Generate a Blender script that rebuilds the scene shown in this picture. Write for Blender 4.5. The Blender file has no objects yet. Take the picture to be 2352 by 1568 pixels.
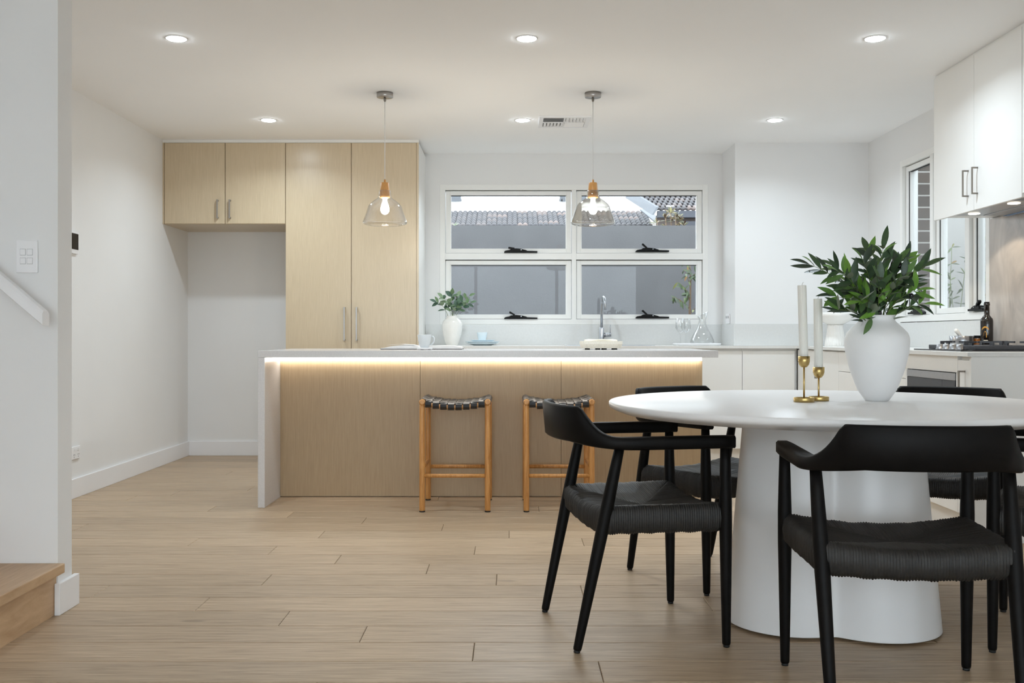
import bpy, bmesh, math, random
from mathutils import Vector, Matrix
random.seed(7)
R = math.radians
SC = bpy.context.scene
COL = SC.collection

# ------------------------------------------------------------------ camera
H = 1.01                      # eye height, metres; camera looks along +Y
cam_d = bpy.data.cameras.new('camera'); cam = bpy.data.objects.new('camera', cam_d); COL.objects.link(cam)
cam.location = (0, 0, H); cam.rotation_euler = (R(90), 0, 0)
cam_d.sensor_width = 36.0; cam_d.lens = 2300 / 2352 * 36.0
cam_d.shift_x = 2 / 2352; cam_d.shift_y = -15 / 2352
cam_d.clip_start = 0.05; cam_d.clip_end = 200
SC.camera = cam

# ------------------------------------------------------------------ world (even overcast sky), exposure
wd = bpy.data.worlds.new('overcast'); SC.world = wd; wd.use_nodes = True
bg = wd.node_tree.nodes['Background']; bg.inputs[0].default_value = (0.83, 0.925, 1.0, 1); bg.inputs[1].default_value = 4.4
SC.view_settings.view_transform = 'Standard'; SC.view_settings.look = 'None'
SC.view_settings.exposure = 0.5; SC.view_settings.gamma = 1.0; SC.view_settings.use_curve_mapping = False
SC.cycles.use_denoising = True
SC.cycles.max_bounces = 10; SC.cycles.diffuse_bounces = 6; SC.cycles.glossy_bounces = 5
SC.cycles.transmission_bounces = 8; SC.cycles.transparent_max_bounces = 24
SC.cycles.sample_clamp_indirect = 6.0
SC.cycles.caustics_reflective = False; SC.cycles.caustics_refractive = False

DOWN_W = 7.2                  # watts of one downlight
DOWN_COL = (0.78, 0.905, 1.0)

# ------------------------------------------------------------------ helpers
def lin(c):
    c = c / 255.0
    return c / 12.92 if c <= 0.04045 else ((c + 0.055) / 1.055) ** 2.4
def rgb(r, g, b): return (lin(r), lin(g), lin(b), 1.0)

MATS = {}
def node_mat(name):
    m = bpy.data.materials.new(name); m.use_nodes = True
    MATS[name] = m
    nt = m.node_tree
    return m, nt, nt.nodes['Principled BSDF']
def plain(name, col, rough=0.5, metal=0.0, spec=0.5, var=0.04, scale=8.0, bump=0.0, bscale=200.0, coat=0.0):
    m, nt, p = node_mat(name)
    tc = nt.nodes.new('ShaderNodeTexCoord')
    n = nt.nodes.new('ShaderNodeTexNoise'); n.inputs['Scale'].default_value = scale; n.inputs['Detail'].default_value = 3
    nt.links.new(tc.outputs['Object'], n.inputs['Vector'])
    r = nt.nodes.new('ShaderNodeValToRGB')
    c = col
    r.color_ramp.elements[0].position = 0.3; r.color_ramp.elements[1].position = 0.7
    r.color_ramp.elements[0].color = tuple(x * (1 - var) for x in c[:3]) + (1,)
    r.color_ramp.elements[1].color = tuple(min(1, x * (1 + var)) for x in c[:3]) + (1,)
    nt.links.new(n.outputs['Fac'], r.inputs['Fac']); nt.links.new(r.outputs['Color'], p.inputs['Base Color'])
    p.inputs['Roughness'].default_value = rough; p.inputs['Metallic'].default_value = metal
    p.inputs['Specular IOR Level'].default_value = spec
    if coat: p.inputs['Coat Weight'].default_value = coat; p.inputs['Coat Roughness'].default_value = 0.08
    if bump:
        n2 = nt.nodes.new('ShaderNodeTexNoise'); n2.inputs['Scale'].default_value = bscale
        nt.links.new(tc.outputs['Object'], n2.inputs['Vector'])
        b = nt.nodes.new('ShaderNodeBump'); b.inputs['Strength'].default_value = bump; b.inputs['Distance'].default_value = 0.002
        nt.links.new(n2.outputs['Fac'], b.inputs['Height']); nt.links.new(b.outputs['Normal'], p.inputs['Normal'])
    return m
def grain(name, c1, c2, scale, stretch, rough=0.5, rnd=0.0, bump=0.05, knots=False, spec=0.5):
    """wood: noise stretched along one object axis; stretch = (sx, sy, sz); rnd = brightness spread between objects"""
    m, nt, p = node_mat(name)
    tc = nt.nodes.new('ShaderNodeTexCoord'); mp = nt.nodes.new('ShaderNodeMapping')
    oi = nt.nodes.new('ShaderNodeObjectInfo')
    mul = nt.nodes.new('ShaderNodeVectorMath'); mul.operation = 'MULTIPLY_ADD'
    mul.inputs[1].default_value = (37, 53, 71)
    nt.links.new(oi.outputs['Random'], mul.inputs[0]); nt.links.new(tc.outputs['Object'], mul.inputs[2])
    nt.links.new(mul.outputs[0], mp.inputs['Vector'])
    mp.inputs['Scale'].default_value = stretch
    n = nt.nodes.new('ShaderNodeTexNoise'); n.inputs['Scale'].default_value = scale; n.inputs['Detail'].default_value = 6
    n.inputs['Roughness'].default_value = 0.65; n.inputs['Distortion'].default_value = 0.6
    nt.links.new(mp.outputs[0], n.inputs['Vector'])
    r = nt.nodes.new('ShaderNodeValToRGB'); r.color_ramp.elements[0].position = 0.32; r.color_ramp.elements[1].position = 0.68
    r.color_ramp.elements[0].color = c1; r.color_ramp.elements[1].color = c2
    nt.links.new(n.outputs['Fac'], r.inputs['Fac'])
    out = r.outputs['Color']
    if rnd:
        hs = nt.nodes.new('ShaderNodeHueSaturation')
        mr = nt.nodes.new('ShaderNodeMapRange'); mr.inputs['To Min'].default_value = 1 - rnd; mr.inputs['To Max'].default_value = 1 + rnd
        nt.links.new(oi.outputs['Random'], mr.inputs['Value']); nt.links.new(mr.outputs[0], hs.inputs['Value'])
        nt.links.new(out, hs.inputs['Color']); out = hs.outputs['Color']
    if knots:
        mp2 = nt.nodes.new('ShaderNodeMapping'); mp2.inputs['Scale'].default_value = (2.2, 6.0, 1.0)
        nt.links.new(mul.outputs[0], mp2.inputs['Vector'])
        v = nt.nodes.new('ShaderNodeTexNoise'); v.inputs['Scale'].default_value = 2.0; v.inputs['Detail'].default_value = 2.5
        nt.links.new(mp2.outputs[0], v.inputs['Vector'])
        r2 = nt.nodes.new('ShaderNodeValToRGB'); r2.color_ramp.elements[0].position = 0.70; r2.color_ramp.elements[1].position = 0.80
        r2.color_ramp.elements[0].color = (0, 0, 0, 1); r2.color_ramp.elements[1].color = (0.5, 0.5, 0.5, 1)
        nt.links.new(v.outputs['Fac'], r2.inputs['Fac'])
        mx = nt.nodes.new('ShaderNodeMix'); mx.data_type = 'RGBA'
        nt.links.new(r2.outputs['Color'], mx.inputs['Factor']); nt.links.new(out, mx.inputs[6])
        mx.inputs[7].default_value = rgb(110, 92, 72); out = mx.outputs[2]
    nt.links.new(out, p.inputs['Base Color'])
    p.inputs['Roughness'].default_value = rough; p.inputs['Specular IOR Level'].default_value = spec
    if bump:
        b = nt.nodes.new('ShaderNodeBump'); b.inputs['Strength'].default_value = bump; b.inputs['Distance'].default_value = 0.001
        nt.links.new(n.outputs['Fac'], b.inputs['Height']); nt.links.new(b.outputs['Normal'], p.inputs['Normal'])
    return m
def emit(name, col, strength):
    m, nt, p = node_mat(name)
    p.inputs['Base Color'].default_value = (0.8, 0.8, 0.8, 1)
    p.inputs['Emission Color'].default_value = col; p.inputs['Emission Strength'].default_value = strength
    return m
def glass(name, tint, refl=0.05, edge=0.5, rough=0.02):
    m = bpy.data.materials.new(name); m.use_nodes = True; MATS[name] = m
    nt = m.node_tree; nt.nodes.clear()
    o = nt.nodes.new('ShaderNodeOutputMaterial'); t = nt.nodes.new('ShaderNodeBsdfTransparent'); t.inputs[0].default_value = tint
    g = nt.nodes.new('ShaderNodeBsdfGlossy'); g.inputs['Roughness'].default_value = rough
    lw = nt.nodes.new('ShaderNodeLayerWeight'); lw.inputs['Blend'].default_value = 0.35
    mr = nt.nodes.new('ShaderNodeMapRange'); mr.inputs['To Min'].default_value = refl; mr.inputs['To Max'].default_value = edge
    nt.links.new(lw.outputs['Facing'], mr.inputs['Value'])
    mx = nt.nodes.new('ShaderNodeMixShader'); nt.links.new(mr.outputs[0], mx.inputs[0])
    nt.links.new(t.outputs[0], mx.inputs[1]); nt.links.new(g.outputs[0], mx.inputs[2]); nt.links.new(mx.outputs[0], o.inputs[0])
    return m
def leaf_mat(name, stops, back, rough=0.4):
    m, nt, p = node_mat(name)
    oi = nt.nodes.new('ShaderNodeObjectInfo'); r = nt.nodes.new('ShaderNodeValToRGB')
    el = r.color_ramp.elements
    while len(el) < len(stops): el.new(0.5)
    for i, (pos, c) in enumerate(stops): el[i].position = pos; el[i].color = c
    nt.links.new(oi.outputs['Random'], r.inputs['Fac'])
    tc = nt.nodes.new('ShaderNodeTexCoord'); w = nt.nodes.new('ShaderNodeTexNoise'); w.inputs['Scale'].default_value = 60
    nt.links.new(tc.outputs['Object'], w.inputs['Vector'])
    hs = nt.nodes.new('ShaderNodeHueSaturation'); mr = nt.nodes.new('ShaderNodeMapRange')
    mr.inputs['To Min'].default_value = 0.7; mr.inputs['To Max'].default_value = 1.3
    nt.links.new(w.outputs['Fac'], mr.inputs['Value']); nt.links.new(mr.outputs[0], hs.inputs['Value']); nt.links.new(r.outputs['Color'], hs.inputs['Color'])
    geo = nt.nodes.new('ShaderNodeNewGeometry'); mx = nt.nodes.new('ShaderNodeMix'); mx.data_type = 'RGBA'
    nt.links.new(geo.outputs['Backfacing'], mx.inputs['Factor']); nt.links.new(hs.outputs['Color'], mx.inputs[6]); mx.inputs[7].default_value = back
    nt.links.new(mx.outputs[2], p.inputs['Base Color']); p.inputs['Roughness'].default_value = rough
    return m
def rand_mat(name, stops, rough=0.8, var=0.15, scale=14):
    """one of several colours for each object, with mottling"""
    m = leaf_mat(name, stops, (0, 0, 0, 1), rough)
    nt = m.node_tree; p = nt.nodes['Principled BSDF']
    mx = [n for n in nt.nodes if n.type == 'MIX'][0]; hs = [n for n in nt.nodes if n.type == 'HUE_SAT'][0]
    nt.links.new(hs.outputs['Color'], p.inputs['Base Color']); nt.nodes.remove(mx)
    [n for n in nt.nodes if n.type == 'TEX_NOISE'][0].inputs['Scale'].default_value = scale
    mr = [n for n in nt.nodes if n.type == 'MAP_RANGE'][0]; mr.inputs['To Min'].default_value = 1 - var; mr.inputs['To Max'].default_value = 1 + var
    return m

# ------------------------------------------------------------------ materials
WALL = plain('wall_paint', rgb(231, 231, 231), 0.7, var=0.008, scale=3, spec=0.3)
CEIL = plain('ceiling_paint', rgb(248, 248, 248), 0.8, var=0.006, scale=2, spec=0.2)
TRIM = plain('white_gloss_trim', rgb(236, 236, 238), 0.35, var=0.006)
FRAME = plain('white_powder_coat', rgb(236, 236, 234), 0.35, var=0.006)
OAK = grain('oak_plank', rgb(154, 131, 104), rgb(192, 169, 142), 3.0, (1.6, 26, 8), 0.42, rnd=0.085, bump=0.06, knots=True, spec=0.4)
OAKS = grain('oak_stair', rgb(182, 148, 112), rgb(206, 174, 138), 3.0, (24, 1.6, 8), 0.42, rnd=0.03, bump=0.06)
VENEER = grain('pale_oak_veneer', rgb(192, 173, 142), rgb(210, 192, 163), 3.0, (130, 130, 2.2), 0.30, bump=0.04, spec=0.85)
VENEER2 = grain('island_oak_veneer', rgb(170, 145, 112), rgb(188, 164, 130), 3.0, (130, 130, 2.2), 0.4, bump=0.04)
STONE = plain('grey_quartz', rgb(204, 200, 198), 0.22, var=0.05, scale=120)
STONEW = plain('pale_quartz', rgb(224, 223, 220), 0.25, var=0.02, scale=90)
SPLASH = plain('pale_grey_stone', rgb(214, 215, 214), 0.25, var=0.02, scale=60)
def slab():
    m, nt, p = node_mat('brown_grey_porcelain')
    tc = nt.nodes.new('ShaderNodeTexCoord'); mp = nt.nodes.new('ShaderNodeMapping'); mp.inputs['Scale'].default_value = (1, 1.3, .75); mp.inputs['Rotation'].default_value = (R(25), 0, 0)
    n = nt.nodes.new('ShaderNodeTexNoise'); n.inputs['Scale'].default_value = 3.2; n.inputs['Detail'].default_value = 9; n.inputs['Distortion'].default_value = 1.6
    nt.links.new(tc.outputs['Object'], mp.inputs[0]); nt.links.new(mp.outputs[0], n.inputs['Vector'])
    r = nt.nodes.new('ShaderNodeValToRGB'); e = r.color_ramp.elements; e[0].position = 0.28; e[0].color = rgb(158, 150, 144); e[1].position = 0.72; e[1].color = rgb(202, 193, 185)
    x = e.new(0.5); x.color = rgb(182, 173, 165)
    nt.links.new(n.outputs['Fac'], r.inputs['Fac']); nt.links.new(r.outputs['Color'], p.inputs['Base Color']); p.inputs['Roughness'].default_value = 0.3
    return m
SLAB = slab()
LAM = plain('white_laminate', rgb(234, 233, 230), 0.4, var=0.006)
STEEL = plain('brushed_steel', rgb(172, 174, 178), 0.28, metal=1.0, var=0.03, scale=40)
NICKEL = plain('brushed_nickel', rgb(176, 172, 168), 0.32, metal=1.0, var=0.03, scale=40)
DARKST = plain('dark_bronze_nickel', rgb(132, 126, 118), 0.35, metal=1.0, var=0.03, scale=40)
BLACKW = plain('black_stained_wood', rgb(15, 13, 12), 0.5, var=0.2, scale=40, spec=0.12, bump=0.06, bscale=240)
CORD = plain('charcoal_paper_cord', rgb(38, 36, 34), 0.55, var=0.3, scale=120, spec=0.4)
RUBBER = plain('black_rubber', rgb(20, 20, 21), 0.6, var=0.1)
TEAK = grain('teak', rgb(172, 114, 56), rgb(214, 158, 94), 4.0, (22, 22, 2.0), 0.38, rnd=0.05, bump=0.05)
STRAP = plain('black_leather', rgb(26, 28, 32), 0.34, var=0.2, scale=60, spec=0.6)
TABLE = plain('matt_white_lacquer', rgb(232, 231, 231), 0.3, var=0.008, scale=6)
CERAM = plain('matt_white_ceramic', rgb(236, 236, 236), 0.55, var=0.015, scale=14, bump=0.06, bscale=30)
GLAZE = plain('white_glaze', rgb(238, 236, 232), 0.18, var=0.02, scale=20)
BLUEC = plain('pale_blue_glaze', rgb(216, 228, 234), 0.22, var=0.02, scale=20)
GREYC = plain('pale_grey_glaze', rgb(212, 216, 218), 0.25, var=0.02, scale=20)
BRASS = plain('brushed_brass', rgb(196, 170, 112), 0.3, metal=1.0, var=0.06, scale=50)
WAX = plain('ivory_wax', rgb(232, 230, 222), 0.5, var=0.01)
WICK = plain('wick', rgb(190, 186, 176), 0.9)
BLACKP = plain('black_plastic', rgb(7, 7, 8), 0.45, var=0.1, spec=0.2)
IRON = plain('cast_iron', rgb(56, 57, 62), 0.5, var=0.15, scale=70, bump=0.1)
BGLASS = plain('black_ceramic_glass', rgb(28, 27, 28), 0.12, var=0.1)
GREYGL = plain('grey_mirror_glass', rgb(72, 74, 78), 0.4, var=0.03, spec=0.25)
PLAST = plain('white_plastic', rgb(238, 238, 240), 0.3, var=0.005)
PLASTD = plain('plate_gap_grey', rgb(170, 170, 172), 0.5)
BOTTLE = plain('dark_bottle_glass', rgb(24, 17, 13), 0.08, var=0.1, spec=0.7)
GOLD = plain('gold_ink', rgb(206, 150, 60), 0.4)
INK = plain('white_ink', rgb(214, 206, 190), 0.5)
AMBER = plain('amber_honey', rgb(150, 92, 40), 0.15, var=0.2, spec=0.7)
PAPER = plain('paper', rgb(226, 224, 222), 0.7, var=0.05, scale=30)
COVER = plain('dark_cover', rgb(52, 46, 46), 0.5)
TERR = plain('speckled_terrazzo', rgb(232, 226, 212), 0.5, var=0.07, scale=110)
LENS = emit('downlight_lens', (0.82, 0.92, 1.0, 1), 62.0)
LED = emit('led_strip_lens', (1.0, 0.965, 0.89, 1), 11.0)
HOODL = emit('hood_lamp', (1.0, 0.90, 0.72, 1), 9.0)
BULB = emit('filament_bulb', (1.0, 0.88, 0.68, 1), 130.0)
LAMPW = grain('lamp_oak', rgb(186, 128, 62), rgb(212, 156, 90), 4.0, (40, 40, 3.0), 0.4, bump=0.03)
GLASS = glass('window_glass', (0.98, 0.99, 0.99, 1), 0.012, 0.3, 0.0)
CRYST = glass('crystal', (0.985, 0.99, 0.99, 1), 0.03, 0.75, 0.01)
CLEARSH = glass('clear_lamp_glass', (0.995, 0.99, 0.985, 1), 0.02, 0.45, 0.01)
SMOKESH = glass('smoked_lamp_glass', (0.90, 0.885, 0.86, 1), 0.05, 0.6, 0.01)
OLIVE = leaf_mat('olive_leaf', [(0.0, rgb(44, 62, 46)), (0.35, rgb(54, 78, 50)), (0.62, rgb(72, 100, 58)), (0.82, rgb(98, 142, 56)), (1.0, rgb(120, 166, 66))], rgb(128, 138, 118), 0.42)
EUCA = leaf_mat('eucalyptus_leaf', [(0.0, rgb(62, 92, 76)), (0.4, rgb(84, 114, 88)), (0.75, rgb(112, 140, 98)), (1.0, rgb(146, 168, 138))], rgb(140, 160, 130), 0.5)
STEM = plain('green_stem', rgb(104, 120, 62), 0.6, var=0.15)
TWIG = plain('brown_twig', rgb(112, 92, 72), 0.8, var=0.2)
FRUIT = plain('black_olive_skin', rgb(30, 26, 30), 0.2, var=0.2)
RENDER = plain('grey_blue_render', rgb(92, 91, 92), 0.9, var=0.05, scale=4, bump=0.4, bscale=70)
PALER = plain('pale_render', rgb(140, 138, 134), 0.9, var=0.03, scale=4, bump=0.3, bscale=70)
ROOFT = rand_mat('roof_tile_glaze', [(0.0, rgb(44, 42, 46)), (0.5, rgb(58, 54, 56)), (0.8, rgb(70, 64, 64)), (1.0, rgb(100, 84, 78))], 0.55)
WEATHER = plain('white_weatherboard', rgb(250, 250, 250), 0.6, var=0.01)
LEADG = plain('grey_flashing', rgb(84, 86, 90), 0.6, var=0.08)
BRICK = rand_mat('brown_brick', [(0.0, rgb(58, 48, 42)), (0.5, rgb(72, 60, 52)), (1.0, rgb(86, 72, 64))], 0.9, 0.25, 40)
MORTAR = plain('pale_mortar', rgb(196, 193, 188), 0.95)
GROUND = plain('pale_paving', rgb(150, 149, 147), 0.9, var=0.06)
CROTON = leaf_mat('croton_leaf', [(0.0, rgb(52, 50, 28)), (0.4, rgb(72, 70, 34)), (0.7, rgb(98, 72, 42)), (1.0, rgb(118, 112, 62))], rgb(92, 70, 52), 0.5)
BAMBOO = leaf_mat('narrow_leaf', [(0.0, rgb(48, 60, 34)), (0.6, rgb(64, 82, 46)), (0.93, rgb(92, 108, 54)), (1.0, rgb(130, 90, 36))], rgb(86, 98, 72), 0.5)
PALEG = plain('pale_green_leaf', rgb(110, 122, 92), 0.6, var=0.12)

# ------------------------------------------------------------------ mesh builder
class MB:
    def __init__(s): s.v = []; s.f = []; s.sm = []
    def add(s, verts, faces, smooth=False):
        o = len(s.v); s.v += [Vector(p) for p in verts]
        for f in faces: s.f.append(tuple(i + o for i in f)); s.sm.append(smooth)
        return s
    def box(s, x0, x1, y0, y1, z0, z1, b=0.0):
        if x0 > x1: x0, x1 = x1, x0
        if y0 > y1: y0, y1 = y1, y0
        if z0 > z1: z0, z1 = z1, z0
        if b <= 0:
            v = [(x, y, z) for x in (x0, x1) for y in (y0, y1) for z in (z0, z1)]
            return s.add(v, [(0, 1, 3, 2), (4, 6, 7, 5), (0, 4, 5, 1), (2, 3, 7, 6), (0, 2, 6, 4), (1, 5, 7, 3)])
        bm = bmesh.new()
        bmesh.ops.create_cube(bm, size=1)
        for q in bm.verts: q.co = Vector(((x0 + x1) / 2 + q.co.x * (x1 - x0), (y0 + y1) / 2 + q.co.y * (y1 - y0), (z0 + z1) / 2 + q.co.z * (z1 - z0)))
        bmesh.ops.bevel(bm, geom=bm.edges[:], offset=b, segments=2, profile=0.6, affect='EDGES')
        return s.bm(bm)
    def bm(s, bm, smooth=False):
        bm.verts.index_update(); bmesh.ops.recalc_face_normals(bm, faces=bm.faces[:])
        s.add([q.co.copy() for q in bm.verts], [[q.index for q in f.verts] for f in bm.faces], smooth); bm.free(); return s
    def tube(s, pts, rad, n=12, caps=True):
        pts = [Vector(p) for p in pts]
        if not hasattr(rad, '__len__'): rad = [rad] * len(pts)
        vs = []; N = len(pts)
        t0 = (pts[1] - pts[0]).normalized()
        a = Vector((0, 0, 1)) if abs(t0.z) < 0.9 else Vector((1, 0, 0))
        u = (a - t0 * a.dot(t0)).normalized()
        for i in range(N):
            t = ((pts[i] - pts[i - 1]).normalized() if i else Vector()) + ((pts[i + 1] - pts[i]).normalized() if i < N - 1 else Vector())
            t.normalize(); u = (u - t * u.dot(t)).normalized(); w = t.cross(u)
            for k in range(n):
                an = 2 * math.pi * k / n; vs.append(pts[i] + (u * math.cos(an) + w * math.sin(an)) * rad[i])
        fs = [(i * n + k, i * n + (k + 1) % n, (i + 1) * n + (k + 1) % n, (i + 1) * n + k) for i in range(N - 1) for k in range(n)]
        s.add(vs, fs, True)
        if caps: o = len(s.v) - len(vs); s.f.append(tuple(o + k for k in reversed(range(n)))); s.sm.append(False); s.f.append(tuple(o + (N - 1) * n + k for k in range(n))); s.sm.append(False)
        return s
    def lathe(s, prof, c=(0, 0, 0), n=40, flute=0, amp=0.0, smooth=True):
        cx, cy, cz = c; vs = []
        for (r, z) in prof:
            for k in range(n):
                an = 2 * math.pi * k / n; rr = r * (1 + (amp * math.cos(flute * an) if flute else 0))
                vs.append((cx + rr * math.cos(an), cy + rr * math.sin(an), cz + z))
        fs = [(i * n + k, i * n + (k + 1) % n, (i + 1) * n + (k + 1) % n, (i + 1) * n + k) for i in range(len(prof) - 1) for k in range(n)]
        o = len(s.v); s.add(vs, fs, smooth)
        if prof[0][0] > 0.0005: s.f.append(tuple(o + k for k in reversed(range(n)))); s.sm.append(False)
        if prof[-1][0] > 0.0005: s.f.append(tuple(o + (len(prof) - 1) * n + k for k in range(n))); s.sm.append(False)
        return s
    def cyl(s, c, r, h, n=24, axis='z', r2=None):
        d = {'x': Vector((1, 0, 0)), 'y': Vector((0, 1, 0)), 'z': Vector((0, 0, 1))}[axis]
        return s.tube([Vector(c), Vector(c) + d * h], [r, r if r2 is None else r2], n)
    def prism(s, poly, vec, smooth=False):
        """closed 3-D polygon extruded by vec"""
        n = len(poly); vec = Vector(vec); v = [Vector(p) for p in poly]; v += [p + vec for p in v]
        return s.add(v, [tuple(reversed(range(n))), tuple(range(n, 2 * n))] + [(i, (i + 1) % n, n + (i + 1) % n, n + i) for i in range(n)], smooth)
    def sweep(s, sections, closed=True, smooth=True):
        n = len(sections[0]); N = len(sections); vs = [p for sec in sections for p in sec]; o = len(s.v)
        s.add(vs, [(i * n + k, i * n + (k + 1) % n, (i + 1) * n + (k + 1) % n, (i + 1) * n + k) for i in range(N - 1) for k in range(n)], smooth)
        if closed: s.f.append(tuple(o + k for k in reversed(range(n)))); s.sm.append(False); s.f.append(tuple(o + (N - 1) * n + k for k in range(n))); s.sm.append(False)
        return s
    def ribbon(s, pts, wv, t):
        wv = Vector(wv); secs = []; pts = [Vector(p) for p in pts]
        for i, p in enumerate(pts):
            d = pts[min(i + 1, len(pts) - 1)] - pts[max(i - 1, 0)]; nn = wv.cross(d).normalized() * t * 0.5
            secs.append([p - wv * 0.5 - nn, p + wv * 0.5 - nn, p + wv * 0.5 + nn, p - wv * 0.5 + nn])
        return s.sweep(secs, True, False)
    def build(s, name, mat, parent=None, world=True, fix=True):
        me = bpy.data.meshes.new(name)
        off = ORIG.get(parent.name, Vector()) if (parent and world) else Vector()
        me.from_pydata([p - off for p in s.v], [], s.f)
        me.polygons.foreach_set('use_smooth', s.sm)
        if fix:
            b = bmesh.new(); b.from_mesh(me); bmesh.ops.recalc_face_normals(b, faces=b.faces[:]); b.to_mesh(me); b.free()
        me.materials.append(mat); me.update()
        o = bpy.data.objects.new(name, me); COL.objects.link(o)
        if parent: o.parent = parent; ORIG[o.name] = off
        else: ORIG[o.name] = Vector()
        return o
ORIG = {}
def tag(o, label, cat, group=None, kind=None):
    o['label'] = label; o['category'] = cat
    if group: o['group'] = group
    if kind: o['kind'] = kind
    return o
def thing(name, label, cat, loc=(0, 0, 0), rz=0.0, group=None):
    o = bpy.data.objects.new(name, None); COL.objects.link(o); o.empty_display_size = 0.1
    o.location = loc; o.rotation_euler = (0, 0, rz); ORIG[o.name] = Vector(loc)
    return tag(o, label, cat, group)
def struct(o, label=None):
    o['kind'] = 'structure'
    if label: o['label'] = label
    return o
def copy_tree(o, parent=None):
    c = o.copy(); COL.objects.link(c)
    if parent: c.parent = parent
    for ch in list(o.children): copy_tree(ch, c)
    return c

# ------------------------------------------------------------------ setting: room shell
XL, XR, YB, ZC = -2.712, 2.83, 8.40, 2.53
YS0, YS1, XS = 3.623, 3.738, -1.640           # stair stub wall
XF = -2.98                                     # wall beside the stair
YR = -2.6                                      # wall behind the viewpoint
WX0, WX1, WZ0, WZ1 = -0.597, 1.651, 1.098, 2.270        # window in the back wall
VY0, VY1 = 5.92, 7.28                                    # window in the right wall
struct(MB().box(XL - 0.14, XL, YS1, YB + 0.15, -0.02, ZC).build('wall_left', WALL), 'white painted left wall beside the fridge recess')
struct(MB().box(XF, XS, YS0, YS1, -0.02, ZC).build('wall_stair', WALL), 'white painted end of the wall beside the stair')
struct(MB().box(XF - 0.14, XF, YR - 0.12, YS1, -0.02, ZC).build('wall_stair_side', WALL), 'white painted wall closing the stair')
m = MB()
m.box(XL, WX0, YB, YB + 0.15, -0.02, ZC).box(WX1, XR + 0.12, YB, YB + 0.15, -0.02, ZC)
m.box(WX0, WX1, YB, YB + 0.15, -0.02, WZ0).box(WX0, WX1, YB, YB + 0.15, WZ1, ZC)
struct(m.build('wall_back', WALL), 'white painted back wall with the sink window')
struct(MB().box(1.773, XR, 7.93, YB - 0.0005, -0.02, ZC).build('wall_chase', WALL), 'white boxed-out wall beside the sink window')
m = MB()
m.box(XR, XR + 0.12, YR, VY0, -0.02, ZC).box(XR, XR + 0.12, VY1, YB, -0.02, ZC)
m.box(XR, XR + 0.12, VY0, VY1, -0.02, WZ0).box(XR, XR + 0.12, VY0, VY1, WZ1, ZC)
struct(m.build('wall_right', WALL), 'white painted right wall with a tall window')
m = MB()
m.box(XF, -2.3, YR - 0.12, YR, -0.02, ZC).box(2.5, XR + 0.12, YR - 0.12, YR, -0.02, ZC).box(-2.3, 2.5, YR - 0.12, YR, 2.40, ZC)
struct(m.build('wall_rear', WALL), 'white painted rear wall with an opening for the added glass doors')
struct(MB().box(XF - 0.14, XR + 0.12, YR - 0.12, YB + 0.15, ZC, ZC + 0.12).build('ceiling', CEIL), 'flat white plaster ceiling')
# unseen glazed doors behind the viewpoint, added and sized for daylight fill
d = MB()
for x0 in (-2.3, -0.72, 0.86, 2.44): d.box(x0, x0 + 0.06, YR - 0.09, YR - 0.03, 0, 2.40)
d.box(-2.24, 2.44, YR - 0.09, YR - 0.03, 2.34, 2.40).box(-2.24, 2.44, YR - 0.09, YR - 0.03, 0, 0.05)
dr = struct(d.build('door_1', FRAME), 'unseen white framed glass sliding doors added behind the viewpoint for daylight')
for x0 in (-2.24, -0.66, 0.92): MB().box(x0, x0 + 1.52, YR - 0.063, YR - 0.057, 0.05, 2.34).build('glass_pane', GLASS, dr)
# baseboards
struct(MB().box(XL, XL + 0.015, YS1, YB, 0, 0.12, 0.003).build('baseboard_left', TRIM), 'white skirting board along the left wall')
struct(MB().box(XL + 0.015, -1.756, YB - 0.015, YB, 0, 0.12, 0.003).build('baseboard_back', TRIM), 'white skirting board in the fridge recess')
struct(MB().box(XS - 0.004, XS + 0.016, YS0 - 0.02, YS1 + 0.03, 0, 0.115, 0.003).build('baseboard_stair', TRIM), 'white skirting block on the stair wall end')
# floor: bed and planks
fl = struct(MB().box(XF - 0.14, XR + 0.12, YR - 0.12, YB + 0.15, -0.06, -0.014).build('floor', plain('floor_gap', rgb(74, 58, 44), 0.8)), 'pale oak plank floor')
PW = 0.1878
JOINT = {-1: .27, 0: -.12, 1: -.5, 2: -.81, 3: -1.16, 4: .28, 5: -.06, 6: -.36, 7: -.78, 8: -.17, 9: .35, 10: -.01, 11: -.36, 12: -.8, 13: -1.24, 14: .16, 16: -.45, 18: -1.71}
HALF = {3, 5, 8, 10}
def plank(x0, x1, y0, y1):
    g, c, t = 0.0008, 0.0020, -0.0007
    x0 += g; x1 -= g; y0 += g; y1 -= g
    cx, cy = (x0 + x1) / 2, (y0 + y1) / 2; hx, hy = (x1 - x0) / 2, (y1 - y0) / 2
    mb = MB(); v = [(-hx, -hy, -0.014), (hx, -hy, -0.014), (hx, hy, -0.014), (-hx, hy, -0.014),
                    (-hx, -hy, t - c * .6), (hx, -hy, t - c * .6), (hx, hy, t - c * .6), (-hx, hy, t - c * .6),
                    (-hx + c, -hy + c, 0), (hx - c, -hy + c, 0), (hx - c, hy - c, 0), (-hx + c, hy - c, 0)]
    f = [(0, 3, 2, 1), (8, 9, 10, 11)]
    for i in range(4): j = (i + 1) % 4; f += [(i, j, 4 + j, 4 + i), (4 + i, 4 + j, 8 + j, 8 + i)]
    o = mb.add(v, f).build('plank', OAK, fl, fix=False); o.location = (cx, cy, 0)
k0 = int(math.floor((YR - 3.102) / PW)); k1 = int(math.ceil((YB - 3.102) / PW))
fx0, fx1 = XF, XR
rj = random.Random(3)
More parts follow.
